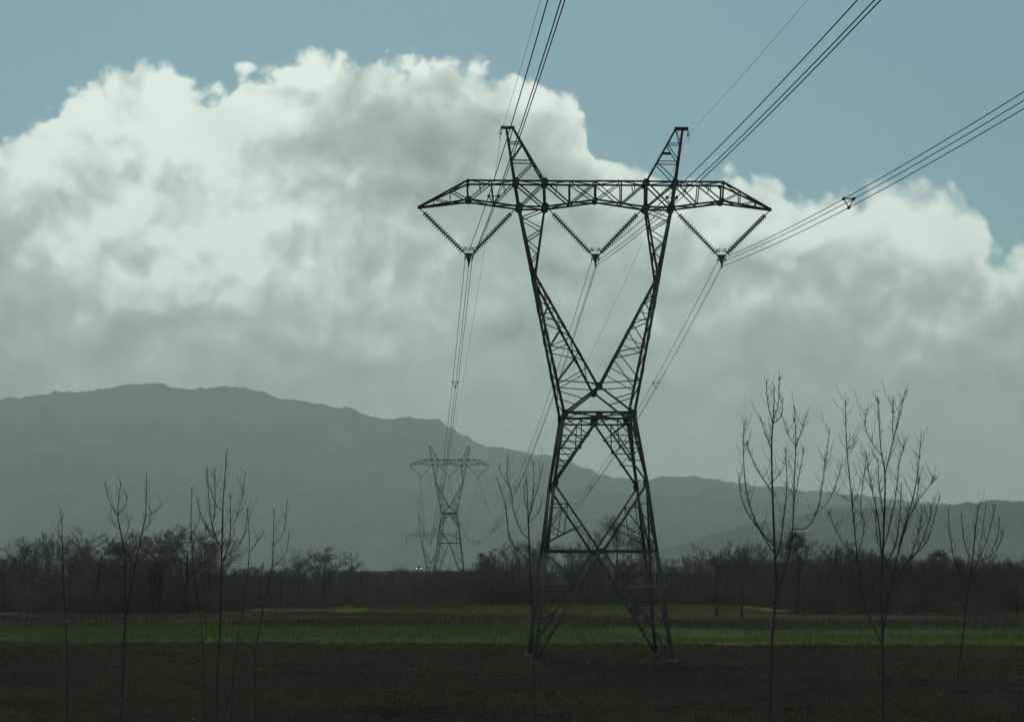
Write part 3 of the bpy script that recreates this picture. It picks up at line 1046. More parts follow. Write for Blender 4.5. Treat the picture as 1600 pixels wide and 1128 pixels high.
PH = ((-7.44, (-10.38, -4.62)), (0.0, (-2.8, 2.8)), (7.44, (4.62, 10.38)))
WH = ('left', 'middle', 'right')
for (xc, hg), nm in zip(PH, WH):
    v_string(main, xc, hg, 'V shaped pair of dark insulator strings under the %s of the large pylon' % {'left': 'left arm', 'middle': 'middle', 'right': 'right arm'}[nm], 'V insulator strings of the large pylon')


# --- the second pylon, far behind on the left
def far_pylon(loc, yaw, ext, peak, label, fat):
    t = tag(empty('lattice_pylon', loc, yaw), label, 'pylon', 'steel lattice pylons of the power line')
    L_, P_ = pylon_members(ext, peak)
    grp = {}
    for (kind, a, b_, wd) in L_:
        nm = {'leg': 'leg', 'waist_beam': 'waist_beam', 'fork_chord': 'fork_chord', 'crossarm_chord': 'crossarm_chord', 'peak_leg': 'peak_leg', 'peak_cap': 'peak_cap',
              'crossarm_brace': 'crossarm_bracing', 'crossarm_lacing': 'crossarm_bracing', 'peak_brace': 'peak_bracing', 'fork_lacing': 'fork_bracing', 'side_lacing': 'fork_bracing'}.get(kind, 'body_bracing')
        key = (nm, np.sign(round(a[0] + b_[0], 2))) if nm in ('fork_chord', 'peak_leg', 'peak_cap') else (nm, 0)
        if nm == 'leg':
            key = (nm, np.sign(a[0]) + 3 * np.sign(a[1]))
        grp.setdefault(key, MB()).angle(a, b_, wd * fat, ref=(0, 1, 0))
    for (nm, _), mb_ in grp.items():
        o_ = mb_.build(nm, M['steel'], t)
        if nm.endswith('bracing'):
            o_['kind'] = 'stuff'
    return t


Y2 = 435.0
EXT2 = 6.6
p2 = at(702, 800, Y2)
second = far_pylon((p2[0], Y2, 0), 0.05, EXT2, 3.22, 'smaller looking grey lattice pylon far behind the large one, left of its legs', 1.15)
for (xc, hg), nm in zip(PH, WH):
    v_string(second, xc, hg, 'thin V shaped insulator pair under the %s of the far second pylon' % {'left': 'left arm', 'middle': 'middle', 'right': 'right arm'}[nm], 'V insulator strings of the second pylon', False, EXT2)
Y3 = 690.0
p3 = at(674, 850, Y3)
EXT3 = 5.1 + (895 - 838.5) / F * Y3 - 26.9
third = far_pylon((p3[0], Y3, 0), 0.10, EXT3, 7.2, 'farthest pylon, only its head above the wood, half hidden behind the second pylon', 1.2)
for x_, nm in ((-10.35, 'left end'), (0.0, 'middle'), (10.35, 'right end')):
    t = empty('insulator_string', third.location + Vector((x_, x_ * 0.1, 26.5 + EXT3)))
    tag(t, 'short straight insulator string hanging at the %s of the farthest pylon' % nm, 'insulator', 'straight insulator strings of the farthest pylon')
    mb = MB()
    zz = np.linspace(0, -3.4, 41)
    mb.tube(np.stack([zz * 0, zz * 0, zz], 1), np.where(np.arange(41) % 2, 0.15, 0.05), 5)
    mb.build('disc_row', M['glass_insulator'], t)


# ------------------------------------------------------------------ conductors
def attach(host, xc, zc, ext=0.0):
    ca, sa = math.cos(host.rotation_euler.z), math.sin(host.rotation_euler.z)
    xc, _, zc = true((xc, 0, zc))
    return np.array([host.location.x + ca * xc, host.location.y + sa * xc, zc + ext])


BUND = ((-0.21, -0.32), (0.21, -0.32), (0.0, -0.7))


def span(A, B2, k, offs, n=120):
    """sagging wire from A to B: parabola of curvature k"""
    t = np.linspace(0, 1, n)
    Lh = np.linalg.norm((B2 - A)[:2])
    Pw = A[None, :] + (B2 - A)[None, :] * t[:, None]
    Pw[:, 2] -= k * (t * Lh) * (Lh - t * Lh)
    Pw[:, 0] += offs[0]
    Pw[:, 2] += offs[1]
    return Pw


def bundle(A, B2, k, label, group, spacers, r=0.018):
    t = empty('conductor_bundle', A)
    tag(t, label, 'power line', group)
    mid = None
    for of in BUND:
        mb_ = MB()
        Pw = span(A, B2, k, of) - A[None, :]
        mb_.tube(Pw, r, 5)
        mb_.build('conductor', M['cable'], t, smooth=True)
    Lh = np.linalg.norm((B2 - A)[:2])
    cen = span(A, B2, k, (0, 0), 400) - A[None, :]
    for s in spacers:
        c0 = cen[int(min(399, s / Lh * 399))]
        mb_ = MB()
        tri = [c0 + np.array([of[0], 0, of[1]]) for of in BUND]
        for q in range(3):
            mb_.tube([tri[q], tri[(q + 1) % 3]], 0.024, 5)
            mb_.box(tri[q] - np.array([0.05, 0.12, 0.05]), tri[q] + np.array([0.05, 0.12, 0.05]))
        mb_.build('spacer', M['steel'], t)
    return t


K = 0.000575
L_NEAR = 197.0
PREV_DX, PREV_DY = 0.064 * L_NEAR, -L_NEAR
for (xc, hg), nm, exitw in zip(PH, WH, ('top edge near the left peak', 'top edge right of centre', 'right edge')):
    A = attach(main, xc, ZY)
    B2 = A + np.array([PREV_DX, PREV_DY, 0.0])
    bundle(A, B2, K, 'three black cables from the %s insulators to the %s' % (nm, exitw), 'cable bundles on the near side of the large pylon', (28.5, 73, 120, 165))
    C2 = attach(second, xc, ZY, EXT2)
    bundle(A, C2, 0.000585, 'three thin cables sagging from the %s insulators to the second pylon' % nm, 'cable bundles between the large and the second pylon', (27, 72, 116, 160, 205, 250, 295), r=0.0165)
    D2 = attach(third, xc, 23.0, EXT3)
    t = empty('conductor_bundle', C2)
    tag(t, 'faint cable from the second pylon %s insulators to the farthest pylon' % nm, 'power line', 'cables beyond the second pylon')
    mb = MB()
    mb.tube(span(C2, D2, 0.00055, (0, -0.4), 60) - C2[None, :], 0.02, 4)
    mb.build('conductor', M['cable'], t)
for s, nm in ((-1, 'left'), (1, 'right')):
    A = attach(main, s * 5.5, 27.98 + 3.22 - 0.35)
    B2 = A + np.array([PREV_DX, PREV_DY, 0.5])
    t = tag(empty('earth_wire', A), 'single thin wire from the %s peak of the large pylon to the top edge' % nm, 'power line', 'earth wires on the near side')
    mb = MB()
    mb.tube(span(A, B2, 0.00045, (0, 0)) - A[None, :], 0.0085, 4)
    mb.build('wire', M['cable'], t)
    mb = MB()
    mb.tube([(0, 0, 0.33), (0, 0, 0.0)], 0.025, 5)
    mb.box((-0.04, -0.14, -0.05), (0.04, 0.14, 0.05))
    mb.build('wire_clamp', M['steel'], t)
    mb = MB()
    mb.tube([(0.03 * s, 0, 0.28), (0.10 * s, 0, 0.1), (0.08 * s, 0, -0.3), (0.0, 0, -0.45)], 0.014, 4)
    mb.build('bonding_lead', M['steel'], t)
    C2 = attach(second, s * 5.5, 27.98 + 3.22 - 0.35, EXT2)
    t = tag(empty('earth_wire', A), 'hair thin wire from the %s peak of the large pylon down to the second pylon' % nm, 'power line', 'earth wires towards the second pylon')
    mb = MB()
    mb.tube(span(A, C2, 0.00048, (0, 0)) - A[None, :], 0.0085, 4)
    mb.build('wire', M['cable'], t)


# ================================================================== trees
def bare_tree_mesh(seed, height, spread, trunk_frac, up, limbs=7, twigs=5, r0=0.17):
    """trunk and crown meshes of a leafless tree: limbs, branches, branchlets and twigs"""
    g = np.random.default_rng(seed)
    tb, cb_ = MB(), MB()
    n = 7
    hh = np.linspace(0, 1, n)
    wob = np.cumsum(g.normal(0, 0.05 * height / n, (n, 2)), axis=0)
    wob -= wob[0]
    P_ = np.c_[wob, hh * height * 0.78]
    rad = r0 * (1 - hh * 0.86) + 0.012
    rad[0] *= 1.35
    tb.tube(P_, rad, 7)
    st, di, ln, ra = [], [], [], []
    for i in range(limbs):
        f = trunk_frac + (0.97 - trunk_frac) * (i + g.uniform(0, 0.8)) / limbs
        p_ = np.array([np.interp(f, hh, P_[:, q]) for q in range(3)])
        a = i * 2.4 + g.uniform(-0.5, 0.5)
        tilt = up + g.normal(0, 0.18) + 0.5 * (f - trunk_frac)
        st.append(p_)
        di.append((math.cos(a) * math.cos(tilt), math.sin(a) * math.cos(tilt), math.sin(tilt)))
        ln.append(spread * (1.15 - 0.45 * (f - trunk_frac) / (1 - trunk_frac)) * g.uniform(0.8, 1.15))
        ra.append(np.interp(f, hh, rad) * 0.55)
    st, di, ln, ra = map(np.array, (st, di, ln, ra))
    czz, rz_ = height * (trunk_frac + 1.0) / 2, height * (1.02 - trunk_frac) / 2      # limbs reach to a rounded crown
    sc = np.array([1 / spread, 1 / spread, 1 / rz_])
    o_, d_ = (st - np.array([0, 0, czz])) * sc, di * sc
    A_, B_, C_ = (d_ * d_).sum(1), (o_ * d_).sum(1), (o_ * o_).sum(1) - 1
    ln = (-B_ + np.sqrt(np.maximum(B_ * B_ - A_ * C_, 0.02))) / A_ * g.uniform(0.8, 1.02, len(st))
    levels = [(7, 0.52, 0.5), (6, 0.56, 0.5), (twigs, 0.58, 0.6), (0, 0, 0)]
    for (kids, lf, rf) in levels:
        m_ = len(st)
        dirs = di / np.linalg.norm(di, axis=1)[:, None]
        p_ = st.copy()
        segs = 3 if kids else 2
        pts_ = [p_]
        for s in range(segs):
            dirs = dirs + g.normal(0, 0.16, (m_, 3)) + np.array([0, 0, 0.13])
            dirs /= np.linalg.norm(dirs, axis=1)[:, None]
            q_ = p_ + dirs * (ln / segs)[:, None]
            f0, f1 = 1 - s / segs * 0.75, 1 - (s + 1) / segs * 0.75
            cb_.prisms(p_, q_, np.maximum(ra * f0, 0.0125), np.maximum(ra * f1, 0.009))
            pts_.append(q_)
            p_ = q_
        if not kids:
            break
        ns, nd, nl, nr = [], [], [], []
        for c_ in range(kids):
            f = (c_ + 1.15 + g.uniform(-0.6, 0.5, m_)) / (kids + 0.15)
            f = np.clip(f, 0.12, 0.999) * segs
            i0 = np.clip(f.astype(int), 0, segs - 1)
            fr = (f - i0)[:, None]
            arr = np.stack(pts_)
            a_, b2 = arr[i0, np.arange(m_)], arr[i0 + 1, np.arange(m_)]
            ns.append(a_ * (1 - fr) + b2 * fr)
            base = b2 - a_
            base /= np.linalg.norm(base, axis=1)[:, None] + 1e-9
            v = g.normal(0, 1, (m_, 3))
            v -= (v * base).sum(1)[:, None] * base
            v /= np.linalg.norm(v, axis=1)[:, None] + 1e-9
            ang = g.uniform(0.5, 1.05, m_)[:, None]
            nd.append(base * np.cos(ang) + v * np.sin(ang) + np.array([0, 0, 0.12]))
            nl.append(ln * lf * g.uniform(0.7, 1.2, m_) * (1.15 - 0.45 * f / segs))
            nr.append(ra * rf * np.ones(m_))
        st, di, ln, ra = np.concatenate(ns), np.concatenate(nd), np.concatenate(nl), np.concatenate(nr)
    zt = max(float(np.quantile(v[:, 2], 0.995)) for v in cb_.V)
    return tb.mesh('trunk', M['bark'], True), cb_.mesh('crown', M['twig']), zt


KINDS = {
    'round_a': bare_tree_mesh(11, 10, 4.6, 0.30, 0.45, 12, 6, 0.2),
    'round_b': bare_tree_mesh(12, 10, 4.2, 0.28, 0.55, 12, 6, 0.19),
    'round_c': bare_tree_mesh(19, 10, 3.9, 0.30, 0.6, 11, 6, 0.17),
    'slim_a': bare_tree_mesh(13, 10, 2.7, 0.25, 0.85, 11, 5, 0.13),
    'slim_b': bare_tree_mesh(14, 10, 2.3, 0.28, 0.95, 11, 5, 0.12),
    'broad_a': bare_tree_mesh(15, 10, 5.0, 0.22, 0.4, 11, 6, 0.19),
    'cone_a': bare_tree_mesh(16, 10, 4.4, 0.12, 0.4, 15, 5, 0.16),
    'scrubby': bare_tree_mesh(17, 10, 4.3, 0.06, 0.6, 14, 6, 0.13),
}


def tree(kind, px, Y, top_py, label, group, wide=1.0, rz=None, name='bare_tree', cat='tree'):
    c0 = at(px, 895, Y)
    hgt = at(px, top_py, Y)[2]
    t = tag(empty(name, (c0[0], Y, 0.0), random.uniform(0, 6.28) if rz is None else rz), label, cat, group)
    me_t, me_c, zt = KINDS[kind]
    s = hgt / zt
    wide *= 1.25
    for nm, me in (('trunk', me_t), ('crown', me_c)):
        o_ = link_mesh(nm, me, t)
        o_.scale = (s * wide, s * wide, s)
    return t


def leaf_ball(name, c0, r_, n, size, parent, mat, squash=1.0):
    g = rng.normal(0, 1, (n, 3))
    g /= np.linalg.norm(g, axis=1)[:, None]
    rr = r_ * rng.uniform(0.35, 1.0, n) ** 0.6 * (0.75 + 0.5 * fbm(g[:, 0] * 2 + 5, g[:, 2] * 2 + g[:, 1], 77, 2))
    c_ = g * rr[:, None] * np.array([1, 1, squash]) + np.array(c0)
    a = rng.normal(0, 1, (n, 3))
    a /= np.linalg.norm(a, axis=1)[:, None]
    b2 = np.cross(a, rng.normal(0, 1, (n, 3)))
    b2 /= np.linalg.norm(b2, axis=1)[:, None]
    s = size * rng.uniform(0.6, 1.3, n)[:, None]
    V_ = np.stack([c_ - a * s, c_ + b2 * s * 0.5, c_ + a * s, c_ - b2 * s * 0.5], 1).reshape(-1, 3)
    mb_ = MB()
    mb_.add(V_, np.arange(n * 4).reshape(-1, 4))
    return mb_.build(name, mat, parent)


GL = 'bare trees of the clump on the left'
tree('round_a', 150, 214, 826, 'wide round bare tree, left one of the two big crowns in the left clump', GL, 1.6, 0.4)
tree('round_b', 292, 216, 820, 'tall round bare tree, right one of the two big crowns in the left clump', GL, 1.5, 2.0)
iv = tree('slim_a', 243, 206, 838, 'narrow tree with dark ivy wrapped trunk between the two round crowns', GL, 1.3, 1.0)
leaf_ball('ivy', (0.2, 0, 4.0), 1.0, 900, 0.13, iv, M['evergreen'], 2.9)
tree('round_c', 205, 226, 846, 'lower bare tree filling the gap left of the ivy clad trunk', GL, 1.0)
tree('round_c', 328, 232, 838, 'bare tree touching the right side of the tall round crown', GL, 1.05)
tree('slim_a', 112, 226, 842, 'slender bare tree at the left edge of the wide round crown', GL, 1.1)
tree('slim_b', 38, 255, 840, 'thin pale poplar, left one of the pair at the far left', 'thin poplars at far left', 1.0)
tree('slim_b', 70, 255, 832, 'thin pale poplar, taller right one of the pair at the far left', 'thin poplars at far left', 0.9)
tree('scrubby', 6, 222, 866, 'dark bushy bare tree cut by the left edge of the photo', GL, 1.0)
tree('broad_a', 408, 246, 878, 'low spreading bare tree right of the left clump', 'small bare trees left of the far pylons', 0.9)
tree('slim_a', 505, 242, 855, 'upright fan shaped bare tree standing alone left of the far pylons', 'small bare trees left of the far pylons', 1.35)
tree('slim_b', 468, 275, 868, 'thin bare tree just left of the fan shaped one', 'small bare trees left of the far pylons', 1.3)
tree('round_c', 548, 290, 876, 'small round bare tree just right of the fan shaped one', 'small bare trees left of the far pylons', 0.9)
tree('scrubby', 440, 240, 888, 'low shrubby tree between the spreading and the fan shaped tree', 'small bare trees left of the far pylons', 1.1)
GC = 'bare trees behind the large pylon'
tree('scrubby', 768, 266, 860, 'rounded thicket tree just right of the second pylon', GC, 1.0)
tree('round_c', 800, 272, 846, 'bare tree rising left of the large pylon legs', GC, 0.9)
tree('scrubby', 842, 264, 846, 'dense bare tree behind the left legs of the large pylon', GC, 0.9)
tree('round_c', 893, 276, 848, 'bare tree seen through the left half of the large pylon base', GC, 0.95)
tree('cone_a', 966, 270, 806, 'tall pointed bare tree seen through the right half of the large pylon base', GC, 1.0)
tree('scrubby', 925, 282, 862, 'low bare tree seen through the middle of the large pylon base', GC, 1.0)
tree('round_c', 1008, 274, 842, 'bare tree behind the right legs of the large pylon', GC, 0.85)
tree('slim_a', 1048, 290, 876, 'thin low bare tree right of the large pylon legs', GC, 1.3)
GR = 'bare trees of the wood on the right'
tree('round_a', 1118, 196, 852, 'bare tree with twin dark trunks at the left end of the right wood', GR, 0.9)
tree('round_b', 1158, 192, 844, 'tallest bare tree at the left end of the right wood', GR, 0.8)
tree('round_c', 1190, 266, 850, 'bare tree behind the left big sapling', GR, 0.9)
bl = tree('slim_a', 1243, 214, 830, 'bare tree with a dark evergreen ball in its top', GR, 1.1, 0.0)
hb = at(1244, 846, 214)[2]
leaf_ball('ivy_ball', (0, 0, hb), 1.25, 900, 0.12, bl, M['evergreen'], 1.1)
tree('round_a', 1292, 216, 850, 'spreading bare tree just right of the evergreen ball', GR, 0.9)
tree('slim_a', 1325, 222, 846, 'slim bare tree left of the middle big sapling', GR, 1.2)
tree('round_b', 1362, 218, 858, 'rounded bare tree behind the middle big sapling', GR, 0.9)
tree('scrubby', 1405, 214, 866, 'dense low bare tree right of the middle big sapling', GR, 1.0)
ev = tag(empty('evergreen_tree', tuple(at(1468, 895, 230) * np.array([1, 1, 0])), 0), 'small dark evergreen tree poking out of the wood between two saplings', 'tree')
he = at(1468, 858, 230)[2]
mb = MB()
mb.tube([(0, 0, 0), (0.1, 0, he * 0.5), (0, 0, he * 0.9)], [0.16, 0.1, 0.03], 6)
mb.build('trunk', M['bark'], ev)
leaf_ball('crown', (0, 0, he - 1.5), 1.35, 1100, 0.12, ev, M['evergreen'], 1.1)
tree('round_c', 1440, 226, 870, 'bare tree just left of the small evergreen', GR, 1.0)
tree('scrubby', 1505, 214, 870, 'dense bare tree behind the right sapling', GR, 1.0)
tree('round_b', 1545, 222, 872, 'bare tree right of the right sapling', GR, 0.95)
tree('scrubby', 1588, 212, 872, 'dense bare tree at the right edge of the photo', GR, 1.0)

kl = list(KINDS)
for (x0, x1, n, d0, d1, t0, t1, lab, grp) in (
        (-30, 380, 30, 215, 275, 862, 892, 'leafless tree low in the wood behind the left clump', 'trees low in the left wood'),
        (380, 760, 30, 270, 380, 884, 897, 'leafless small tree in the low line before the far pylons', 'trees of the low line in the middle'),
        (745, 1075, 26, 264, 330, 868, 890, 'leafless tree low in the thicket behind the large pylon', 'trees low behind the large pylon'),
        (1075, 1225, 16, 264, 320, 862, 890, 'leafless tree of the wood between the pylon and the left big sapling', 'trees of the right wood nearest the pylon'),
        (1225, 1640, 44, 212, 300, 862, 890, 'leafless tree in the dense dark wood on the right', 'trees inside the right wood')):
    for i in range(n):
        px = x0 + (x1 - x0) * (i + random.uniform(0.1, 0.9)) / n
        tree(random.choice(['round_a', 'round_b', 'round_c', 'slim_a', 'slim_b', 'scrubby', 'scrubby', 'broad_a']), px, random.uniform(d0, d1), random.uniform(t0, t1), lab, grp, random.uniform(0.8, 1.1))

# brushwood filling the foot of the wood
def brush(n_clumps, x0, x1, y0, y1, h0, h1, name, label, stems=34):
    mb_ = MB()
    cx = rng.uniform(x0, x1, n_clumps)
    cy = rng.uniform(y0, y1, n_clumps)
    cy = cy + (fbm(cx * 0.05, cx * 0 + 3, 61, 3) - 0.5) * 16
    ch = rng.uniform(h0, h1, n_clumps) * (0.1 + 1.75 * fbm(cx * 0.07, cy * 0.06, 51, 3))
    for a, b2, h_ in zip(cx, cy, ch):
        n = stems
        P0 = np.c_[a + rng.normal(0, 0.55, n), b2 + rng.normal(0, 0.55, n), np.zeros(n)]
        dr = np.c_[rng.normal(0, 0.33, (n, 2)), np.ones(n)]
        ln = h_ * rng.uniform(0.55, 1.0, n)
        P1 = P0 + dr * (ln * 0.55)[:, None]
        P2 = P1 + (dr + np.c_[rng.normal(0, 0.35, (n, 2)), np.zeros(n)]) * (ln * 0.45)[:, None]
        mb_.prisms(P0, P1, 0.022, 0.016)
        mb_.prisms(P1, P2, 0.016, 0.006)
        for q in range(4):
            f = rng.uniform(0.15, 1, n)[:, None]
            S = P0 + (P1 - P0) * f if q < 2 else P1 + (P2 - P1) * f
            E = S + np.c_[rng.normal(0, 0.4, (n, 2)), rng.uniform(0.1, 0.7, n)] * (h_ * 0.28)
            mb_.prisms(S, E, 0.011, 0.005)
    return tag(mb_.build(name, M['brush']), label, 'brushwood', kind='stuff')


brush(360, -95, -37, 204, 262, 1.6, 3.8, 'brushwood', 'dark tangled winter brushwood at the foot of the left clump')
brush(90, -38, -6, 236, 266, 0.7, 1.6, 'brushwood', 'knee high brown brushwood around the small green patch in the middle')
brush(300, -70, 0, 264, 350, 2.0, 4.6, 'brushwood', 'low dark brushwood line across the middle before the far pylons')
brush(380, -10, 46, 263, 325, 2.0, 4.6, 'brushwood', 'brown brushwood of the thicket behind the large pylon')
brush(460, 36, 92, 204, 290, 1.6, 4.2, 'brushwood', 'dense dark brushwood filling the wood on the right')
bp_ = at(992, 895, 196)
bu = tag(empty('bush', (bp_[0], 196, 0)), 'small dark bush standing in the green strip behind the large pylon', 'bush')
leaf_ball('foliage', (0, 0, 0.75), 0.75, 700, 0.08, bu, M['evergreen'], 1.0)
mb = MB()
for q in range(9):
    a = q * 0.7
    mb.tube([(0, 0, 0), (0.15 * math.cos(a), 0.15 * math.sin(a), 0.5), (0.4 * math.cos(a), 0.4 * math.sin(a), 1.3)], [0.025, 0.018, 0.006], 4)
mb.build('stem', M['bark'], bu)


# ------------------------------------------------------------------ saplings near the line, traced as limb runs
def smooth(P_, n):
    P_ = np.asarray(P_, float)
    if len(P_) < 3:
        t = np.linspace(0, 1, n)[:, None]
        return P_[0] * (1 - t) + P_[-1] * t
    Q_ = np.vstack([2 * P_[0] - P_[1], P_, 2 * P_[-1] - P_[-2]])
    out = []
    m_ = len(P_) - 1
    for u in np.linspace(0, m_ - 1e-6, n):
        i = int(u)
        t = u - i
        p0, p1, p2_, p3_ = Q_[i], Q_[i + 1], Q_[i + 2], Q_[i + 3]
        out.append(0.5 * ((2 * p1) + (-p0 + p2_) * t + (2 * p0 - 5 * p1 + 4 * p2_ - p3_) * t * t + (-p0 + 3 * p1 - 3 * p2_ + p3_) * t ** 3))
    return np.array(out)


def sapling(Y, runs, r_base, label, seed, twig=1.0, group='leafless saplings close to the camera', conv=lambda q: q):
    """runs[0] is the trunk from the ground up; the other runs are branches starting on earlier ones"""
    g = np.random.default_rng(seed)
    foot = None
    lines = []
    t = None
    tw0, tw1, twr = [], [], []
    for i, run in enumerate(runs):
        pr = [conv(q) for q in run]
        if i == 0:
            b0 = pr[0]
            c0 = at(b0[0], 895 + CAM_Z / Y * F, Y)
            foot = np.array([c0[0], Y, 0.0])
            t = tag(empty('sapling', tuple(foot)), label, 'tree', group)
            W = [foot + np.array([0, 0, -0.05])] + [at(q[0], q[1], Y) for q in pr]
            pts_ = smooth(W, 34)
            pts_[:, 1] += np.sin(np.linspace(0, 5, 34)) * 0.06
            rad = np.linspace(r_base * 0.66, 0.007, 34)
            nm = 'trunk'
        else:
            s0 = at(pr[0][0], pr[0][1], Y)
            best = None
            for (LP, LR) in lines:                      # root the branch on the nearest limb
                dd = np.hypot(LP[:, 0] - s0[0], LP[:, 2] - s0[2])
                j = int(np.argmin(dd))
                if best is None or dd[j] < best[0]:
                    best = (dd[j], LP[j], LR[j])
            dy = g.uniform(-1, 1) * 0.9
            W = [best[1]]
            m_ = len(pr)
            for q in range(1, m_):
                W.append(at(pr[q][0], pr[q][1], best[1][1] + dy * q / (m_ - 1)))
            if best[0] > 0.12:
                W.insert(1, at(pr[0][0], pr[0][1], best[1][1]))
            pts_ = smooth(W, 20)
            ln = np.sum(np.linalg.norm(np.diff(pts_, axis=0), axis=1))
            rb = min(best[2] * 0.8, 0.006 + 0.0048 * ln)
            rad = np.linspace(rb, 0.006, 20)
            nm = 'branch'
        lines.append((pts_, rad))
        mb_ = MB()
        mb_.tube(pts_ - foot, rad, 6)
        mb_.build(nm, M['bark_young'], t, smooth=True)
        # spur twigs along the thinner half
        seg = np.linalg.norm(np.diff(pts_, axis=0), axis=1)
        cum = np.r_[0, np.cumsum(seg)]
        nt = int(cum[-1] * 15 * twig * (0.45 if nm == 'trunk' else 1.0))
        for q in range(nt):
            s = cum[-1] * (g.uniform(0.45, 1.0) if nm == 'trunk' else g.uniform(0.12, 1.0))
            p_ = np.array([np.interp(s, cum, pts_[:, e]) for e in range(3)])
            a = g.uniform(0, 6.283)
            ln = g.uniform(0.05, 0.18) if g.uniform() < 0.74 else g.uniform(0.2, 0.55)
            d = np.array([math.cos(a) * 0.6, math.sin(a) * 0.6, g.uniform(0.5, 1.0)])
            e_ = p_ + d * ln * 0.5
            e2 = e_ + (d * np.array([0.6, 0.6, 1.25])) * ln * 0.5
            tw0 += [p_, e_]
            tw1 += [e_, e2]
            twr += [0.0055, 0.0045]
    if tw0:
        mb_ = MB()
        mb_.prisms(np.array(tw0) - foot, np.array(tw1) - foot, np.array(twr), np.array(twr) * 0.75)
        o_ = mb_.build('twigs', M['bark_young'], t)
        o_['kind'] = 'stuff'
    return t


cR = lambda q: (1080 + q[0] / 2.058, 580 + q[1] / 2.058)
cL = lambda q: (q[0] / 2.517, 680 + q[1] / 2.517)
cM = lambda q: (600 + q[0] / 4.7, 680 + q[1] / 4.7)
sapling(36, [[(250, 1200), (255, 1100), (262, 850), (275, 700), (270, 590), (262, 400), (258, 250), (262, 160), (265, 95), (265, 42)],
             [(268, 585), (215, 500), (180, 400), (168, 270), (170, 160)],
             [(262, 395), (215, 320), (190, 265), (178, 225)],
             [(271, 620), (285, 560), (298, 470), (308, 360), (302, 250)],
             [(280, 720), (302, 640), (325, 520), (330, 380), (336, 240), (332, 110)],
             [(336, 240), (355, 190), (376, 125)],
             [(336, 245), (318, 215), (302, 165)],
             [(326, 520), (375, 500), (410, 430), (430, 300), (446, 185)],
             [(395, 465), (440, 420), (470, 350), (484, 300)],
             [(330, 420), (348, 330), (362, 250)],
             [(262, 165), (248, 110), (240, 32)], [(262, 160), (280, 105), (284, 22)], [(261, 175), (288, 145), (296, 88)], [(260, 240), (236, 190), (224, 150)],
             [(262, 360), (285, 330), (305, 290)], [(268, 560), (190, 470), (160, 400), (153, 330)]],
        0.062, 'tall candelabra sapling, left one of the two big leafless saplings on the right', 1, 1.2, conv=cR)
sapling(34, [[(620, 1260), (618, 1128), (618, 880), (612, 700), (618, 550), (622, 340), (608, 250), (597, 80)],
             [(622, 338), (650, 220), (672, 130), (690, 65)],
             [(652, 215), (648, 160), (650, 95)],
             [(616, 880), (560, 760), (535, 600), (515, 400), (500, 240), (495, 92)],
             [(533, 600), (480, 540), (440, 455)],
             [(517, 420), (480, 400), (455, 380)],
             [(535, 600), (556, 500), (545, 430), (556, 330), (565, 270)],
             [(612, 260), (585, 235), (560, 180), (566, 120)],
             [(620, 860), (640, 700), (680, 520), (710, 420), (728, 330), (740, 205)],
             [(690, 490), (735, 410), (790, 340)],
             [(640, 700), (700, 610), (760, 540), (800, 400)],
             [(616, 600), (600, 470), (575, 350), (562, 260)],
             [(618, 590), (640, 490), (660, 380), (668, 300), (692, 215)],
             [(660, 590), (690, 500), (722, 420), (736, 330)],
             [(614, 640), (655, 560), (670, 470), (676, 360)],
             [(504, 250), (520, 240), (526, 220)], [(612, 560), (598, 540), (590, 440)], [(620, 470), (606, 380), (600, 280)],
             [(700, 600), (735, 500), (742, 430)], [(650, 640), (720, 590), (765, 480), (770, 430)]],
        0.06, 'densely branched sapling forking low, the right one of the two big leafless saplings', 2, 1.3, conv=cR)
sapling(40, [[(838, 1230), (845, 1100), (870, 900), (890, 720), (905, 600), (912, 500), (925, 420)],
             [(900, 660), (945, 560), (965, 490), (977, 430)],
             [(893, 700), (850, 620), (835, 540), (825, 440)],
             [(910, 610), (955, 600), (988, 560), (1006, 495)],
             [(905, 620), (880, 560), (868, 450)],
             [(915, 600), (935, 520), (948, 430)], [(908, 560), (918, 480), (922, 440)], [(945, 590), (985, 530), (992, 470)], [(895, 690), (930, 640), (960, 610), (985, 590)]],
        0.05, 'smaller bushy topped leafless sapling near the right edge', 3, conv=cR)
sapling(40, [[(465, 1200), (480, 1000), (488, 800), (490, 500), (478, 400), (465, 320), (470, 250), (477, 185)],
             [(465, 320), (432, 265), (412, 185)], [(466, 318), (490, 280), (505, 235)], [(480, 410), (500, 380), (508, 330)], [(474, 370), (445, 345), (432, 330)]],
        0.045, 'thin sapling ending in a three pronged fork before the left round tree', 4, 0.7, conv=cL)
sapling(41, [[(470, 1200), (480, 900), (500, 680), (550, 420), (572, 325), (577, 240), (578, 150)], [(573, 325), (612, 300), (640, 268)], [(560, 390), (585, 350), (590, 310)]],
        0.042, 'thin leaning sapling with a single right hand branch before the left clump', 5, 0.7, conv=cL)
sapling(37, [[(845, 1250), (855, 900), (865, 750), (873, 450), (880, 250), (895, 50)],
             [(873, 430), (838, 370), (822, 260), (815, 130)], [(835, 360), (846, 260), (843, 135)],
             [(880, 300), (850, 275), (832, 225)],
             [(878, 520), (898, 440), (906, 380), (905, 230)], [(905, 375), (945, 275), (965, 145)],
             [(885, 500), (950, 415), (978, 290)], [(872, 440), (800, 340), (775, 250)], [(870, 520), (905, 460), (930, 420)]],
        0.055, 'tallest sapling of the left side with several upright shoots', 6, 0.8, conv=cL)
sapling(43, [[(1010, 1250), (1000, 900), (1040, 650), (1070, 520), (1075, 430), (1080, 290)], [(1075, 432), (1115, 380), (1130, 255)], [(1072, 520), (1120, 470), (1140, 380)]],
        0.042, 'leaning two pronged sapling before the lone fan shaped tree', 7, 0.7, conv=cL)
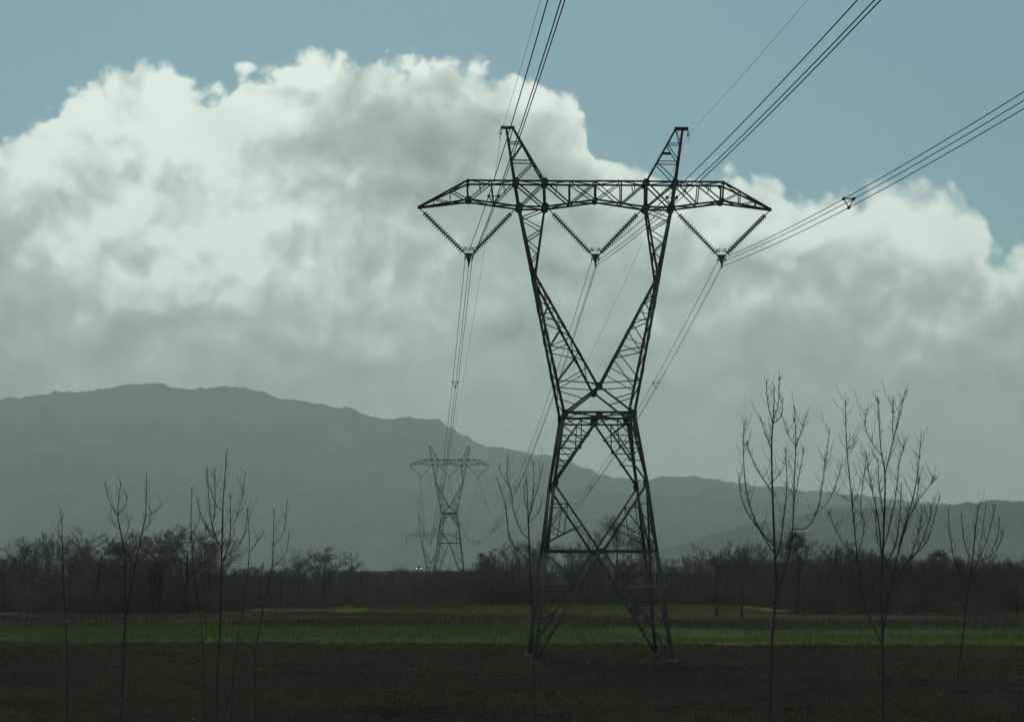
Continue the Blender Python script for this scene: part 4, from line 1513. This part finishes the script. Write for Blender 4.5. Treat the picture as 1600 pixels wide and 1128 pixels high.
sapling(44, [[(905, 1250), (920, 900), (960, 650), (982, 450), (975, 285)], [(981, 455), (1015, 415), (1040, 375)]],
        0.036, 'slender sapling with one side branch right of the tallest left sapling', 8, 0.7, conv=cL)
sapling(42, [[(262, 1200), (258, 800), (250, 600), (247, 420), (244, 290)], [(247, 430), (232, 390), (226, 350)]],
        0.034, 'very thin single stemmed sapling at the far left', 9, 0.7, conv=cL)
sapling(44, [[(800, 1200), (795, 800), (765, 560), (754, 380), (756, 200)], [(757, 400), (785, 330), (778, 250)]],
        0.03, 'very thin sapling stem just left of the tallest left sapling', 10, 0.6, conv=cL)
for Yq, runs, rb, lab, sd_ in ((46, [[(1110, 2300), (1095, 1500), (1075, 1000), (1060, 650), (1056, 500), (1048, 350), (1040, 280)],
                                    [(1060, 640), (1085, 500), (1100, 380), (1095, 180)], [(1066, 600), (1110, 450), (1140, 350), (1170, 210)],
                                    [(1062, 760), (1000, 690), (950, 540), (930, 400), (870, 300), (842, 228)], [(930, 420), (905, 300), (912, 140)],
                                    [(1070, 900), (940, 790), (905, 640), (890, 500), (850, 380), (830, 300)], [(1070, 660), (1140, 560), (1160, 470)], [(1062, 560), (1030, 450), (1040, 330)]],
                                0.05, 'leafless sapling just left of the large pylon legs', 11),):
    sapling(Yq, runs, rb, lab, sd_, 0.9, conv=cM)

# ================================================================== far road with a car, far white houses
car_p = at(655, 888, 505)
rz0 = car_p[2] - 0.72
mb = MB()
a0, a1 = -52.0, -8.0
sec = [(-14, 0.0), (-5, rz0 - 0.05), (5, rz0 - 0.05), (14, 0.0)]
V_ = [(a0, 505 + q, z) for q, z in sec] + [(a1, 505 + q, z) for q, z in sec]
mb.add(V_, [(0, 1, 5, 4), (1, 2, 6, 5), (2, 3, 7, 6), (0, 3, 2, 1), (4, 5, 6, 7)])
tag(mb.build('road_bank', M['rough']), kind='structure')
mb = MB()
mb.add([(a0, 501.5, rz0 - 0.02), (a1, 501.5, rz0 - 0.02), (a1, 508.5, rz0 - 0.02), (a0, 508.5, rz0 - 0.02)], [(0, 1, 2, 3)])
tag(mb.build('road', M['asphalt']), kind='structure')
car = tag(empty('car', (car_p[0], 505, rz0)), 'far car facing the camera with two bright white headlights', 'car')
mb = MB()
prof = [(-2.0, 0.35), (-2.0, 0.85), (-1.0, 1.0), (-0.4, 1.42), (1.2, 1.45), (1.9, 1.0), (2.1, 0.9), (2.1, 0.35)]
V_ = [(-0.85, q, z) for q, z in prof] + [(0.85, q, z) for q, z in prof]
n = len(prof)
mb.add(V_, [(i, (i + 1) % n, (i + 1) % n + n, i + n) for i in range(n)] + [(0, 1, 6, 7), (1, 2, 5, 6), (2, 3, 4, 5), (8, 9, 14, 15), (9, 10, 13, 14), (10, 11, 12, 13)])
mb.build('body', M['car_paint'], car)
mb = MB()
mb.add([(-0.7, -0.97, 1.03), (0.7, -0.97, 1.03), (0.66, -0.45, 1.40), (-0.66, -0.45, 1.40)], [(0, 1, 2, 3)])
o = mb.build('windscreen', M['dark_glass'], car)
o.location = (0, -0.02, 0.01)
for sx in (-1, 1):
    mb = MB()
    th = np.arange(10) * 2 * math.pi / 10
    ring = [(0.17 * math.cos(q), 0.11 * math.sin(q)) for q in th]
    V_ = [(sx * 0.62 + a, -2.06, 0.72 + z) for a, z in ring] + [(sx * 0.62 + a, -1.98, 0.72 + z) for a, z in ring]
    mb.add(V_, [(i, (i + 1) % 10, (i + 1) % 10 + 10, i + 10) for i in range(10)] + [(0, 1, 8, 9), (1, 2, 7, 8), (2, 3, 6, 7), (3, 4, 5, 6)])
    mb.build('headlight', M['headlight'], car)
    for yy in (-1.3, 1.35):
        mb = MB()
        V_ = [(sx * 0.72, yy + 0.32 * math.cos(q), 0.32 + 0.32 * math.sin(q)) for q in th] + [(sx * 0.9, yy + 0.32 * math.cos(q), 0.32 + 0.32 * math.sin(q)) for q in th]
        mb.add(V_, [(i, (i + 1) % 10, (i + 1) % 10 + 10, i + 10) for i in range(10)] + [(0, 1, 8, 9), (1, 2, 7, 8), (2, 3, 6, 7), (3, 4, 5, 6), (10, 11, 18, 19), (11, 12, 17, 18), (12, 13, 16, 17), (13, 14, 15, 16)])
        mb.build('wheel', M['rubber'], car)


def house(px, py_top, Y, wd, label):
    c0 = at(px, py_top, Y)
    h_ = c0[2]
    t = tag(empty('farmhouse', (c0[0], Y, 0)), label, 'house', 'far white houses at the foot of the hills')
    e = h_ - 2.2
    mb_ = MB()
    mb_.box((-wd / 2, -4, 0), (wd / 2, 4, e))
    mb_.add([(-wd / 2, -4, e), (-wd / 2, 4, e), (-wd / 2, 0, h_ - 0.15), (wd / 2, -4, e), (wd / 2, 4, e), (wd / 2, 0, h_ - 0.15)], None, [(0, 1, 2), (4, 3, 5)])
    mb_.build('wall', M['wall'], t)
    mb_ = MB()
    for s in (-1, 1):
        V2 = [(-wd / 2 - 0.4, s * 4.5, e - 0.2), (wd / 2 + 0.4, s * 4.5, e - 0.2), (wd / 2 + 0.4, 0, h_), (-wd / 2 - 0.4, 0, h_)]
        V2 += [(q[0], q[1], q[2] + 0.2) for q in V2]
        mb_.add(V2, [(0, 1, 2, 3), (4, 5, 6, 7), (0, 1, 5, 4), (1, 2, 6, 5), (2, 3, 7, 6), (3, 0, 4, 7)])
    mb_.build('roof', M['roof'], t)
    nw = max(2, int(wd // 4))
    for fl in range(int(e // 3)):
        for q in range(nw):
            x_ = -wd / 2 + wd * (q + 0.5) / nw
            mb_ = MB()
            mb_.box((x_ - 0.5, -4.06, fl * 3 + 1.0), (x_ + 0.5, -3.98, fl * 3 + 2.3))
            mb_.build('window', M['dark_glass'], t)


house(496, 880, 900, 7, 'white house speck behind the top of the fan shaped tree, first from left')
house(536, 886, 850, 6, 'small low white house between two others right of the fan shaped tree')
house(547, 882, 950, 9, 'white house speck right of the fan shaped tree, last from left')
